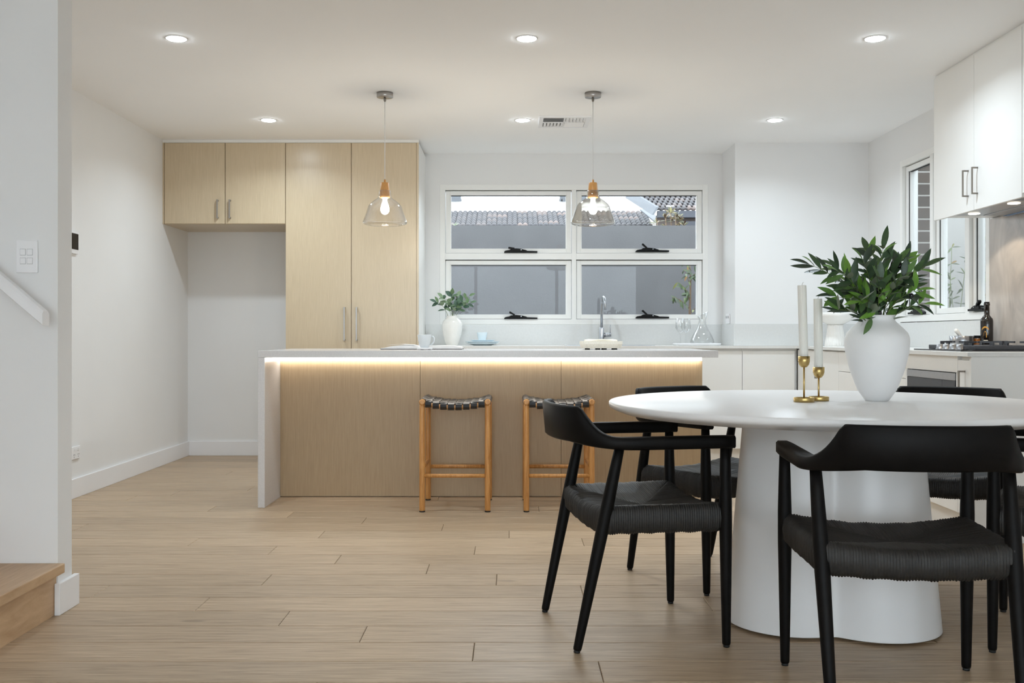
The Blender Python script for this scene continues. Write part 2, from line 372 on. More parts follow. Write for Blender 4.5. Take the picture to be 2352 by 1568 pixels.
for k in range(k0, k1):
    y0 = max(YR, 3.102 + k * PW); y1 = min(YB, 3.102 + (k + 1) * PW)
    if y1 - y0 < 0.02: continue
    xl = fx0 if y0 < YS0 else XL
    j = JOINT.get(k, -0.38 * (k % 5) + rj.uniform(-.1, .1) + .5)
    js = []
    st = 1.9
    x = j
    while x > xl + .25: js.append(x); x -= (0.95 if k in HALF and x == j else st)
    x = j + st
    while x < fx1 - .25: js.append(x); x += st
    js = [xl] + sorted(js) + [fx1]
    for a, b in zip(js, js[1:]): plank(a, b, y0, y1)

# ------------------------------------------------------------------ windows
def window(name, label, mp, u0, u1, z0, z1, sashes, winder_at):
    """mp(u, w, z) -> world; w counts outwards from the wall face"""
    def bx(mb, ua, ub, wa, wb, za, zb, b=0.0015):
        p, q = mp(ua, wa, za), mp(ub, wb, zb)
        return mb.box(p[0], q[0], p[1], q[1], p[2], q[2], b)
    f = MB(); fw = 0.044
    bx(f, u0, u0 + fw, -.004, .11, z0, z1); bx(f, u1 - fw, u1, -.004, .11, z0, z1)
    bx(f, u0 + fw, u1 - fw, -.004, .11, z0, z0 + fw); bx(f, u0 + fw, u1 - fw, -.004, .11, z1 - fw, z1)
    root = struct(f.build(name, FRAME), label)
    for (a, b, c, e) in sashes['bars']:
        t = MB(); bx(t, a, b, .0, .10, c, e); t.build('mullion', FRAME, root)
    for (a, b, c, e) in sashes['lights']:
        t = MB(); sw = 0.036; g = 0.004
        a2, b2, c2, e2 = a + g, b - g, c + g, e - g * 1.6
        bx(t, a2, a2 + sw, .022, .07, c2, e2); bx(t, b2 - sw, b2, .022, .07, c2, e2)
        bx(t, a2 + sw, b2 - sw, .022, .07, c2, c2 + sw); bx(t, a2 + sw, b2 - sw, .022, .07, e2 - sw, e2)
        # stepped inner bead
        for (p, q, r_, s_) in ((a2 + sw, a2 + sw + .008, c2 + sw, e2 - sw), (b2 - sw - .008, b2 - sw, c2 + sw, e2 - sw)):
            bx(t, p, q, .034, .06, r_, s_, 0)
        sash = t.build('sash', FRAME, root)
        gk = MB(); bx(gk, a2 + sw, b2 - sw, .036, .05, e2 - sw - .005, e2 - sw, 0); bx(gk, a, b, .06, .075, e2 - .001, e + .002, 0)  # gasket, plus black backing that paints the shadow gap above the sash
        if name == 'window_2':
            for ua in (a2 + sw + .008, b2 - sw - .005): bx(gk, ua, ua + .005, .030, .05, c2 + sw, e2 - sw, 0)
        gk.build('gasket_and_gap_shade', RUBBER, sash)
        gp = MB(); bx(gp, a2 + sw + .0005, b2 - sw - .0005, .048, .053, c2 + sw + .0005, e2 - sw - .0055, 0); gp.build('glass_pane', GLASS, sash)
    return root
zt0, zt1 = 1.617, 1.695          # transom of the back window
uc0, uc1 = 0.508, 0.546
lights = []
for (a, b) in ((WX0 + .044, uc0), (uc1, WX1 - .044)):
    lights += [(a, b, WZ0 + .044, zt0 - .0), (a, b, zt1, WZ1 - .044)]
lights = [(a, b, c, e) for (a, b, c, e) in lights]
w1 = window('window_1', 'white framed four-pane awning window above the sink', lambda u, w, z: (u, YB + w, z), WX0, WX1, WZ0, WZ1,
            {'bars': [(uc0, uc1, WZ0 + .044, WZ1 - .044), (WX0 + .044, uc0, 1.642, zt1), (uc1, WX1 - .044, 1.642, zt1)],
             'lights': [(a, b, c, (1.642 if c < 1.5 else e)) for (a, b, c, e) in lights]}, None)
def winder(mp, u, z, label, tilt, s=1.0):
    """black awning winder: base, tapered body, folded crank; u = left end"""
    o = thing('window_winder', label, 'window winder', mp(u + .139 * s, 0.01, z), 0, 'black window winders')
    def pr(name, poly, w0, w1, mat, par):
        mb = MB(); p = [mp(u + a * s, w0, z + b) for a, b in poly]; q = Vector(mp(0, w1, 0)) - Vector(mp(0, w0, 0)); return mb.prism(p, q).build(name, mat, par)
    pr('base', [(0, 0), (.278, 0), (.278, .012), (.15, .016), (.06, .024), (.012, .016), (0, .008)], -.018, .0215, BLACKP, o)
    pr('body', [(.04, .016), (.055, .03), (.10, .034), (.145, .030), (.19, .018), (.19, .012), (.05, .012)], -.026, .012, BLACKP, o)
    c = math.cos(tilt); sn = math.sin(tilt)
    pr('crank', [(.085 + c * a - sn * b, .026 + sn * a + c * b) for a, b in ((0, 0), (-.05, 0), (-.053, .006), (-.05, .016), (0, .014))], -.03, -.01, BLACKP, o)
    MB().tube([mp(u + .142 * s, -.0275, z + .022), mp(u + .142 * s, -.0255, z + .022)], .0045, 10).build('screw', STEEL, o)
    return o
mpb = lambda u, w, z: (u, YB + w, z)
winder(mpb, -.058, 1.700, 'black winder on the upper left window pane, crank folded flat', -.1)
winder(mpb, 1.045, 1.706, 'black winder on the upper right window pane with raised crank', -.7)
winder(mpb, -.058, 1.144, 'black winder on the lower left window pane behind the plates', -.5)
winder(mpb, 1.045, 1.150, 'black winder on the lower right window pane right of the tap', -.7)
mpr = lambda u, w, z: (XR + w, u, z)
A0, A1, B0, B1 = 6.72, 6.77, 6.19, 6.245
window('window_2', 'white framed window on the right wall beside the stone splashback', mpr, VY0, VY1, WZ0 + .005, WZ1,
       {'bars': [(A0, A1, WZ0 + .049, WZ1 - .044), (B0, B1, WZ0 + .049, WZ1 - .044)],
        'lights': [(A1, VY1 - .044, WZ0 + .049, WZ1 - .044), (B1, A0, WZ0 + .049, WZ1 - .044), (VY0 + .044, B0, WZ0 + .049, WZ1 - .044)]}, None)
winder(mpr, 6.88, WZ0 + .058, 'black winder on the far pane of the right-hand window', -.3, .8)
winder(mpr, 5.975, WZ0 + .058, 'black winder on the near pane of the right-hand window', -.5, .7)

# ------------------------------------------------------------------ ceiling fittings
def downlight(x, y, label):
    o = thing('downlight', label, 'downlight', (x, y, ZC), 0, 'recessed ceiling downlights')
    MB().lathe([(.057, 0), (.057, -.002), (.053, -.004), (.0475, -.004), (.0475, -.0008)], (x, y, ZC), 40).build('trim_ring', TRIM, o)
    MB().lathe([(.0472, -.0012), (.0472, -.0055), (.043, -.0075), (.025, -.009), (.0, -.0095)], (x, y, ZC), 36).build('lens', LENS, o)
    ld = bpy.data.lights.new('downlight_lamp', 'AREA'); ld.shape = 'DISK'; ld.size = .086; ld.energy = DOWN_W; ld.color = DOWN_COL; ld.spread = R(148)
    lo = bpy.data.objects.new('downlight_lamp', ld); COL.objects.link(lo); lo.parent = o; lo.location = (0, 0, -.0105)
    return o
for i, x in enumerate((-1.715, .08, 1.865)):
    downlight(x, 5.13, 'round ceiling downlight of the near row, ' + ('left one by the stair wall', 'middle one between the pendants', 'right one above the dining table side')[i])
    downlight(x, 7.08, 'round ceiling downlight of the far row, ' + ('left one in front of the overhead cupboards', 'middle one beside the air vent', 'right one near the window wall corner')[i])

vt = thing('ceiling_vent', 'white square ceiling air vent with four louvre quarters', 'air vent', (.375, 7.12, ZC))
m = MB(); vx0, vx1, vy0, vy1 = .195, .555, 6.94, 7.30
zz0, zz1 = ZC - .012, ZC
m.box(vx0, vx0 + .032, vy0, vy1, zz0, zz1, .002).box(vx1 - .032, vx1, vy0, vy1, zz0, zz1, .002)
m.box(vx0 + .032, vx1 - .032, vy0, vy0 + .032, zz0, zz1, .002).box(vx0 + .032, vx1 - .032, vy1 - .032, vy1, zz0, zz1, .002)
m.box(.370, .380, vy0 + .032, vy1 - .032, zz0, zz1).box(vx0 + .032, vx1 - .032, 7.115, 7.125, zz0, zz1)
m.build('frame', TRIM, vt)
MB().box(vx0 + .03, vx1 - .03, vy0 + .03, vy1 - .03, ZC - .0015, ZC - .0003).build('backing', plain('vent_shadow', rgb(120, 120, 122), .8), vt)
def slat(x, y, l, ax, sgn):
    mb = MB(); d = sgn * .009
    if ax == 'x': poly = [(x - l / 2, y - d, ZC - .011), (x - l / 2, y + d, ZC - .003), (x - l / 2, y + d + .0015, ZC - .003), (x - l / 2, y - d + .0015, ZC - .011)]; vec = (l, 0, 0)
    else: poly = [(x - d, y - l / 2, ZC - .011), (x + d, y - l / 2, ZC - .003), (x + d + .0015, y - l / 2, ZC - .003), (x - d + .0015, y - l / 2, ZC - .011)]; vec = (0, l, 0)
    mb.prism(poly, vec).build('slat', TRIM, vt)
for i in range(6):
    o_ = .012 + i * .0245
    slat(.2985, 6.972 + o_, .138, 'x', 1); slat(.4515, 7.128 + o_, .138, 'x', -1)
    slat(.383 + o_, 7.0435, .138, 'y', -1); slat(.230 + o_, 7.1965, .138, 'y', 1)

def pendant(x, y, shade, label):
    o = thing('pendant_lamp', label, 'pendant lamp', (x, y, ZC), 0, 'glass pendants over the island')
    MB().lathe([(.0515, 0), (.0515, -.026), (.049, -.030), (0, -.030)], (x, y, ZC), 36).build('canopy', NICKEL, o)
    MB().lathe([(.006, -.030), (.0075, -.034), (.0075, -.050), (.004, -.056), (0, -.056)], (x, y, ZC), 16).build('cord_grip', DARKST, o)
    MB().tube([(x, y, ZC - .05), (x, y, 1.972)], .0024, 8).build('cord', plain('white_flex' + shade.name, rgb(226, 226, 226), .5), o)
    MB().lathe([(0, 1.985), (.006, 1.985), (.007, 1.966), (.0235, 1.966), (.026, 1.963), (.031, 1.90), (.033, 1.873), (.02, 1.868), (0, 1.868)], (x, y, 0), 28).build('lamp_holder', LAMPW, o)
    prof = [(.0375, 1.915), (.0385, 1.905), (.0395, 1.880), (.046, 1.868), (.070, 1.852), (.092, 1.834), (.104, 1.818), (.112, 1.795), (.122, 1.765), (.132, 1.738), (.1385, 1.722), (.1395, 1.714), (.136, 1.708), (.126, 1.703), (.110, 1.699), (.090, 1.697)]
    prof += [(r - .0025, z + .0012) for r, z in reversed(prof)]
    prof.append(prof[0])
    s = MB().lathe(prof, (x, y, 0), 48).build('shade', shade, o)
    MB().lathe([(0, 1.869), (.014, 1.868), (.014, 1.846), (.021, 1.828), (.027, 1.804), (.026, 1.788), (.017, 1.772), (0, 1.766)], (x, y, 0), 20).build('bulb', BULB, o)
pendant(-.793, 6.29, CLEARSH, 'clear glass pendant lamp with oak neck in front of the pantry doors')
pendant(.514, 6.29, SMOKESH, 'smoky glass pendant lamp with oak neck in front of the window')

# ------------------------------------------------------------------ left side fittings
sw = thing('light_switch', 'white four-rocker light switch plate above the handrail', 'light switch', (-1.749, YS0, 1.234))
MB().box(-1.788, -1.710, YS0 - .009, YS0, 1.234, 1.352, .003).build('plate', PLAST, sw)
for ax in (-1.762, -1.737):
    for az in (1.277, 1.309):
        MB().box(ax - .0105, ax + .0105, YS0 - .0095, YS0 - .006, az - .0115, az + .0115).build('rocker_gap', PLASTD, sw)
        MB().box(ax - .0095, ax + .0095, YS0 - .0115, YS0 - .006, az - .0105, az + .0105, .0015).build('rocker', PLAST, sw)
hr = thing('handrail', 'white timber handrail sloping down to the end of the stair wall', 'handrail', (XS, YS0, .9))
m = MB(); sl = math.tan(R(40.5)); x1 = -3.0
ch = .010
sec = [(3.503 + ch, 1.042), (3.556 - .002, 1.042), (3.556, 1.044), (3.556, 1.094 - ch), (3.556 - ch, 1.094), (3.503 + ch, 1.094), (3.503, 1.094 - ch), (3.503, 1.042 + .004), (3.503 + .004, 1.042)]
sec = sec[1:]
m.sweep([[Vector((XS, y, z)) for y, z in sec], [Vector((x1, y, z + (XS - x1) * sl)) for y, z in sec]], True, False)
m.build('rail', TRIM, hr)
for bx_ in (-1.95, -2.65):
    zb = 1.042 + (XS - bx_) * sl
    MB().tube([(bx_, 3.53, zb + .004), (bx_, 3.53, zb - .04), (bx_, 3.56, zb - .055), (bx_, YS0, zb - .055)], .007, 10).build('bracket', TRIM, hr)
stp = []
for i in range(5):
    lab = ('lowest oak stair step with overhanging nosing beside the wall end', 'second oak stair step from the floor', 'third oak stair step from the floor', 'fourth oak stair step from the floor', 'topmost oak stair step against the side wall')[i]
    t = thing('stair_step', lab, 'stair step', (XS - .25 * i, 3.1, .185 * i), 0, 'oak stair steps')
    xr = -1.645 - .25 * i
    MB().box(xr - .02, xr, 2.70, YS0 - .0005, .185 * i + .0005, .185 * (i + 1) - .034).build('riser', OAKS, t)
    MB().box(xr - .25, xr + .031, 2.70, YS0 - .0005, .185 * (i + 1) - .034, .185 * (i + 1), .003).build('tread', OAKS, t)
    MB().box(xr - .249 if i < 4 else XF + .001, xr - .02, 2.72, YS0 - .001, .0005, .185 * (i + 1) - .034).build('carcass', WALL, t)
pn = thing('intercom_panel', 'small white wall panel with dark screen behind the stair wall end', 'intercom', (XL, 6.17, 1.51))
MB().box(XL, XL + .018, 6.095, 6.245, 1.512, 1.648, .003).build('housing', PLAST, pn)
MB().box(XL + .018, XL + .0195, 6.108, 6.232, 1.538, 1.636).build('screen', plain('screen_dark', rgb(30, 28, 26), .2), pn)
po = thing('power_outlet', 'white double power outlet low on the left wall', 'power outlet', (XL, 6.22, .236))
MB().box(XL, XL + .011, 6.160, 6.280, .240, .318, .003).build('plate', PLAST, po)
for yy in (6.19, 6.25):
    MB().box(XL + .011, XL + .0145, yy - .008, yy + .008, .292, .308, .001).build('switch', PLAST, po)
    for dz, dy in ((.268, -.008), (.268, .008), (.254, 0)):
        MB().box(XL + .0108, XL + .0116, yy + dy - .0015, yy + dy + .0015, dz - .004, dz + .004).build('socket_slot', RUBBER, po)

# ------------------------------------------------------------------ pantry and fridge cupboards
YP = 7.79
def bar_handle(x, y, z0, z1, par, mat=NICKEL, ax='y', w=.011):
    mb = MB()
    if ax == 'y':   # door faces -Y
        mb.box(x - w / 2, x + w / 2, y - .034, y - .026, z0, z1, .001)
        for z in (z0 + .006, z1 - .006): mb.box(x - w / 2, x + w / 2, y - .027, y, z - .005, z + .005)
    else:           # door faces -X : x is the door face, y the position along it
        mb.box(x - .034, x - .027, y - w / 2, y + w / 2, z0, z1, .001)
        for z in (z0 + .004, z1 - .004): mb.box(x - .028, x, y - w / 2, y + w / 2, z - .004, z + .004)
    return mb.build('handle', mat, par)
def hbar_handle(x, y0, y1, z, par, mat=DARKST):
    mb = MB(); mb.box(x - .034, x - .027, y0, y1, z - .005, z + .005, .001)
    for y in (y0 + .004, y1 - .004): mb.box(x - .028, x, y - .004, y + .004, z - .005, z + .005)
    return mb.build('handle', mat, par)
oc = thing('overhead_cabinet', 'pale oak two-door overhead cupboard above the empty fridge recess', 'cabinet', (-2.235, 8.1, 1.8735))
MB().box(-2.7115, -1.7575, YP + .02, YB - .0005, 1.8735, 2.505).build('body', VENEER, oc)
MB().box(-2.7115, -2.700, YP, YP + .02, 1.8735, 2.505).build('filler_panel', VENEER, oc)
for (a, b, hx) in ((-2.6965, -2.2275, -2.279), (-2.2225, -1.7575, -2.184)):
    dd = MB().box(a, b, YP, YP + .019, 1.8765, 2.503, .0008).build('door', VENEER, oc)
    bar_handle(hx, YP, 1.914, 2.060, dd)
pc = thing('pantry_cabinet', 'full-height pale oak two-door pantry cupboard', 'cabinet', (-1.235, 8.1, 0))
MB().box(-1.7555, -.735, YP + .02, YB - .0005, .001, 2.505).build('body', VENEER, pc)
MB().box(-.7345, -.7185, YP - .002, YB - .0005, .001, 2.505).build('side_panel', LAM, pc)
MB().box(-.7345, -.7185, YP - .004, YP - .0022, .001, 2.505).build('edge_strip', VENEER, pc)
for (a, b, hx) in ((-1.753, -1.2455, -1.294), (-1.2405, -.7365, -1.199)):
    dd = MB().box(a, b, YP, YP + .019, .10, 2.503, .0008).build('door', VENEER, pc)
    bar_handle(hx, YP, .966, 1.227, dd)
struct(MB().box(XL + .0005, -.7185, YP + .004, YP + .03, 2.5055, ZC - .0005).build('trim_1', LAM), 'white filler strip between the oak cupboards and the ceiling')

# ------------------------------------------------------------------ island
YI0, YI1, ZI = 5.85, 6.75, .918
iw = thing('island_worktop', 'grey quartz island worktop with a waterfall end on the left', 'worktop', (-.13, 6.3, 0))
MB().box(-1.48, 1.21, YI0, YI1, ZI - .040, ZI, .0015).build('top', STONE, iw)
MB().box(-1.48, -1.440, YI0 + .001, YI1 - .001, .0005, ZI - .0402, .0015).build('waterfall_end', STONE, iw)
ib = thing('island_cabinet', 'pale oak panelled island cabinet lit by a strip under the worktop', 'cabinet', (-.12, 6.5, 0))
MB().box(-1.4395, 1.191, 6.262, YI1 - .03, .0005, ZI - .0405).build('body', VENEER2, ib)
for a, b in ((-1.4395, -.568), (-.566, .311), (.313, 1.192)):
    MB().box(a, b, 6.245, 6.2615, .006, ZI - .041, .0006).build('front_panel', VENEER2, ib)
MB().box(-1.4385, 1.185, 6.2345, 6.2448, ZI - .0635, ZI - .0405).build('strip_channel', plain('alu_channel', rgb(200, 200, 200), .4, metal=.8), ib)
MB().box(-1.4385, 1.185, 6.2205, 6.2344, ZI - .0685, ZI - .0425).build('light_strip', LED, ib)

# ------------------------------------------------------------------ back and right base cabinets
ZW = .925
def base_unit(x0, x1, y0, y1, face, fronts, label, z1=.9045, kick=.12, extra=None):
    """face 'y' -> doors face -Y at y0 ; face 'x' -> doors face -X at x0"""
    t = thing('base_cabinet', label, 'cabinet', ((x0 + x1) / 2, (y0 + y1) / 2, 0), 0, 'white base cabinets')
    if face == 'y':
        MB().box(x0 + .0005, x1 - .0005, y0 + .02, y1, kick, z1).build('body', LAM, t)
        MB().box(x0 + .0005, x1 - .0005, y0 + .05, y0 + .07, .0005, kick - .0005).build('kickboard', LAM, t)
        for (a, b, c, d_) in fronts: MB().box(a + .0015, b - .0015, y0, y0 + .019, c, d_, .0008).build('door', LAM, t)
    else:
        MB().box(x0 + .02, x1, y0 + .0005, y1 - .0005, kick, z1).build('body', LAM, t)
        MB().box(x0 + .05, x0 + .07, y0 + .0005, y1 - .0005, .0005, kick - .0005).build('kickboard', LAM, t)
        for (a, b, c, d_, hd) in fronts:
            dd = MB().box(x0, x0 + .019, a + .0015, b - .0015, c, d_, .0008).build('drawer' if hd == 'h' else 'door', LAM, t)
            if hd == 'h': hbar_handle(x0, (a + b) / 2 - .09, (a + b) / 2 + .09, (c + d_) / 2 + .05, dd)
            elif hd == 'v': bar_handle(x0, b - .05, d_ - .2, d_ - .05, dd, DARKST, 'x')
            elif hd == 'w': bar_handle(x0, a + .05, d_ - .2, d_ - .05, dd, DARKST, 'x')
    return t
BX = [(-.7175, -.05, 'below the plates'), (-.05, .42, 'left of the sink'), (.42, 1.09, 'below the sink'), (1.09, 1.80, 'right of the sink, beside the island end')]
for a, b, w in BX: base_unit(a, b, 7.80, YB - .001 if b < 1.77 else 7.929, 'y', [(a, (a + b) / 2, .125, .885), ((a + b) / 2, b, .125, .885)] if b < 1.5 else [(a, b, .125, .885)], 'white base cabinet on the back wall ' + w)
base_unit(1.80, 2.2295, 7.80, 7.929, 'y', [(1.80, 2.21, .125, .885)], 'white corner base cabinet behind the dining table candles')
XFC = 2.23
base_unit(XFC, XR - .001, 6.82, 7.79, 'x', [(6.82, 7.30, .125, .895, 'v'), (7.30, 7.79, .125, .895, '')], 'white base cabinet on the right run next to the corner')
base_unit(XFC, XR - .001, 5.66, 6.82, 'x', [(5.66, 6.82, .765, .895, ''), (5.66, 6.82, .45, .762, 'h'), (5.66, 6.82, .125, .447, 'h')], 'white drawer unit on the right run behind the big vase')
mu = thing('base_cabinet', 'white oven housing cabinet under the gas cooktop', 'cabinet', (2.53, 5.33, 0), 0, 'white base cabinets')
MB().box(XFC + .03, XR - .001, 5.0, 5.018, .12, .9045).box(XFC + .03, XR - .001, 5.632, 5.6595, .12, .9045).box(XFC + .03, XR - .001, 5.018, 5.632, .12, .138).box(XFC + .03, XR - .001, 5.018, 5.632, .842, .9045).box(XR - .02, XR - .001, 5.018, 5.632, .138, .842).build('body', LAM, mu)
MB().box(XFC, XFC + .028, 5.002, 5.658, .822, .9045, .0008).build('top_rail', LAM, mu)
MB().box(XFC, XFC + .028, 5.002, 5.017, .125, .821).box(XFC, XFC + .028, 5.633, 5.658, .125, .821).build('stile', LAM, mu)
MB().box(XFC, XFC + .028, 5.018, 5.632, .125, .415, .0008).build('drawer', LAM, mu)
MB().box(XFC + .05, XFC + .07, 5.0, 5.66, .0005, .1195).build('kickboard', LAM, mu)
mw = thing('built_in_microwave', 'grey glass built-in microwave oven below the cooktop', 'microwave', (2.5, 5.32, .42))
MB().box(XFC + .025, 2.70, 5.020, 5.630, .418, .820).build('body', BLACKP, mw)
MB().box(XFC - .004, XFC + .0245, 5.175, 5.629, .52, .779).build('door', GREYGL, mw)
MB().box(XFC - .004, XFC + .0245, 5.021, 5.1725, .52, .779).build('control_panel', GREYGL, mw)
MB().box(XFC - .006, XFC + .0245, 5.021, 5.629, .781, .818).build('top_strip', STEEL, mw)
MB().box(XFC - .003, XFC + .0245, 5.021, 5.629, .42, .517).build('lower_strip', GREYGL, mw)
MB().box(XFC - .030, XFC - .022, 5.25, 5.60, .500, .512).box(XFC - .0225, XFC - .003, 5.26, 5.275, .500, .512).box(XFC - .0225, XFC - .003, 5.575, 5.59, .500, .512).build('handle', BLACKP, mw)
q = MB()
for (a, b, c, e) in ((5.07, 5.124, .668, .671), (5.07, 5.124, .719, .722), (5.07, 5.073, .671, .719), (5.121, 5.124, .671, .719)): q.box(XFC - .0055, XFC - .004, a, b, c, e)
q.build('button_outline', BLACKP, mw)
base_unit(XFC, XR - .001, 4.872, 5.0, 'x', [(4.872, 5.0, .125, .885, 'w')], 'narrow white pull-out cabinet at the end of the right run')
pe = tag(MB().box(XFC - .001, XR - .001, 4.852, 4.8715, .0005, .9045, .0008).build('end_panel', LAM), 'white end panel of the right-hand kitchen run facing the dining table', 'cabinet panel')
# worktop: L with a hole for the sink
kt = thing('kitchen_worktop', 'thin pale quartz worktop running along the window and the right wall', 'worktop', (1.0, 8.0, .905))
SX0, SX1, SY0, SY1 = .45, 1.12, 7.88, 8.26
m = MB(); z0, z1 = .905, ZW
m.box(-.718, SX0, 7.78, YB - .0005, z0, z1).box(SX1, 1.7725, 7.78, YB - .0005, z0, z1).box(SX0, SX1, 7.78, SY0, z0, z1).box(SX0, SX1, SY1, YB - .0005, z0, z1)
m.box(1.7725, XFC - .02, 7.78, 7.9295, z0, z1)
m.build('back_run', STONEW, kt)
MB().box(XFC - .02, XR - .0005, 4.848, 7.9295, z0, z1).build('right_run', STONEW, kt)
sk = thing('kitchen_sink', 'stainless steel sink in the worktop below the window', 'sink', (.785, 8.07, .73))
m = MB(); g = .012
m.box(SX0 - g, SX0 + .002, SY0 - g, SY1 + g, ZW, ZW + .003).box(SX1 - .002, SX1 + g, SY0 - g, SY1 + g, ZW, ZW + .003).box(SX0 + .002, SX1 - .002, SY0 - g, SY0 + .002, ZW, ZW + .003).box(SX0 + .002, SX1 - .002, SY1 - .002, SY1 + g, ZW, ZW + .003)
m.build('rim', STEEL, sk)
m = MB(); a0, a1, b0, b1 = SX0 + .001, SX1 - .001, SY0 + .001, SY1 - .001
m.box(a0, a0 + .002, b0, b1, .906, ZW).box(a1 - .002, a1, b0, b1, .906, ZW).box(a0, a1, b0, b0 + .002, .906, ZW).box(a0, a1, b1 - .002, b1, .906, ZW).box(a0, a1, b0, b1, .9046, .9066)
m.build('basin', STEEL, sk)
ft = thing('kitchen_tap', 'chrome gooseneck mixer tap behind the sink', 'tap', (.75, 8.30, ZW))
fx, fy = .75, 8.30
MB().lathe([(.026, ZW), (.026, ZW + .005), (.0205, ZW + .007), (.0205, 1.068), (.018, 1.071), (0, 1.071)], (fx, fy, 0), 28).build('body', STEEL, ft)
ps = [(fx, fy, 1.06), (fx, fy, 1.245)]
for i in range(1, 13):
    an = math.pi * i / 12; ps.append((fx + .004 * i / 3, fy - .075 + .075 * math.cos(an), 1.245 + .075 * math.sin(an)))
ps.append((fx + .016, fy - .15, 1.215))
MB().tube(ps, .0105, 16).build('spout', STEEL, ft)
lv = MB().tube([(fx + .015, fy, 1.010), (fx + .066, fy, 1.010), (fx + .068, fy, 1.010), (fx + .078, fy, 1.010)], [.0175, .0175, .015, .015], 20).build('lever_hub', STEEL, ft)
MB().tube([(fx + .071, fy, 1.015), (fx + .071, fy, 1.095)], .0035, 8).build('lever', STEEL, lv)
# splashbacks
sb = thing('splashback', 'low pale grey stone upstand along the back wall', 'splashback', (.5, YB, ZW))
MB().box(-.7165, 1.7605, YB - .0125, YB - .0005, ZW + .0005, 1.0975).build('stone_panel', SPLASH, sb)
MB().box(1.7605, 1.7725, 7.9305, YB - .0005, ZW + .0005, 1.0975).build('stone_panel', SPLASH, sb)
MB().box(1.7605, XR - .0005, 7.918, 7.9295, ZW + .0005, 1.0975).build('stone_panel', SPLASH, sb)
MB().box(XR - .0125, XR - .0005, 5.8905, 7.917, ZW + .0005, 1.0975).build('stone_panel', SPLASH, sb)
tag(MB().box(XR - .016, XR - .0005, 4.86, 5.89, ZW + .0005, 1.69).build('stone_splashback', SLAB), 'brown-grey marbled stone slab behind the cooktop', 'splashback')
so = thing('power_outlet', 'white power outlet on the boxed-out wall right of the window', 'power outlet', (1.77, 8.2, 1.10))
MB().box(1.7615, 1.7725, 8.10, 8.22, 1.100, 1.182, .003).build('plate', PLAST, so)
MB().box(1.7575, 1.7614, 8.185, 8.205, 1.145, 1.165, .001).box(1.7575, 1.7614, 8.115, 8.135, 1.145, 1.165, .001).build('switch', PLASTD, so)

# ------------------------------------------------------------------ right wall cabinet and hood
XU = 2.486
uc = thing('wall_cabinet', 'white two-door wall cabinet above the cooktop', 'cabinet', (2.65, 5.38, 1.68))
MB().box(XU + .02, XR - .0005, 4.872, 5.89, 1.698, ZC - .018).build('body', LAM, uc)
for a, b, hy in ((5.3805, 5.888, 5.445), (4.875, 5.3775, 5.335)):
    dd = MB().box(XU, XU + .019, a, b, 1.681, ZC - .0185, .0008).build('door', LAM, uc)
    bar_handle(XU, hy, 1.76, 1.905, dd, DARKST, 'x', .008)
tag(MB().box(XU, XR - .0005, 4.37, 4.8695, 1.70, ZC - .018).build('wall_cabinet', LAM), 'white wall cabinet at the right edge, next to the hood cabinet', 'cabinet')
struct(MB().box(XU + .012, XR - .0005, 4.37, 5.888, ZC - .0178, ZC - .0005).build('trim_2', LAM), 'white filler strip above the right wall cabinets')
hd = thing('range_hood', 'slim steel range hood with two lamps under the wall cabinet', 'range hood', (2.65, 5.33, 1.69))
MB().box(XU + .0205, XR - .017, 5.03, 5.66, 1.6835, 1.6975).build('body', plain('hood_grey', rgb(170, 170, 172), .35, metal=.6), hd)
MB().box(XU + .17, XR - .06, 5.06, 5.63, 1.680, 1.6833, .001).build('filter', STEEL, hd)
MB().box(XR - .058, XR - .03, 5.04, 5.64, 1.678, 1.6833).build('rear_glass_edge', plain('blue_tint', rgb(110, 150, 200), .2), hd)
for y in (5.56, 5.12):
    MB().lathe([(.030, 1.6833), (.030, 1.681), (.024, 1.6795), (0, 1.6795)], (XU + .085, y, 0), 24).build('lamp', HOODL, hd)
    ld = bpy.data.lights.new('hood_light', 'SPOT'); ld.energy = 5; ld.color = (1, .86, .66); ld.spot_size = R(130); ld.shadow_soft_size = .025
    lo = bpy.data.objects.new('hood_light', ld); COL.objects.link(lo); lo.parent = hd; lo.location = (XU + .085 - 2.65, y - 5.33, -.014)

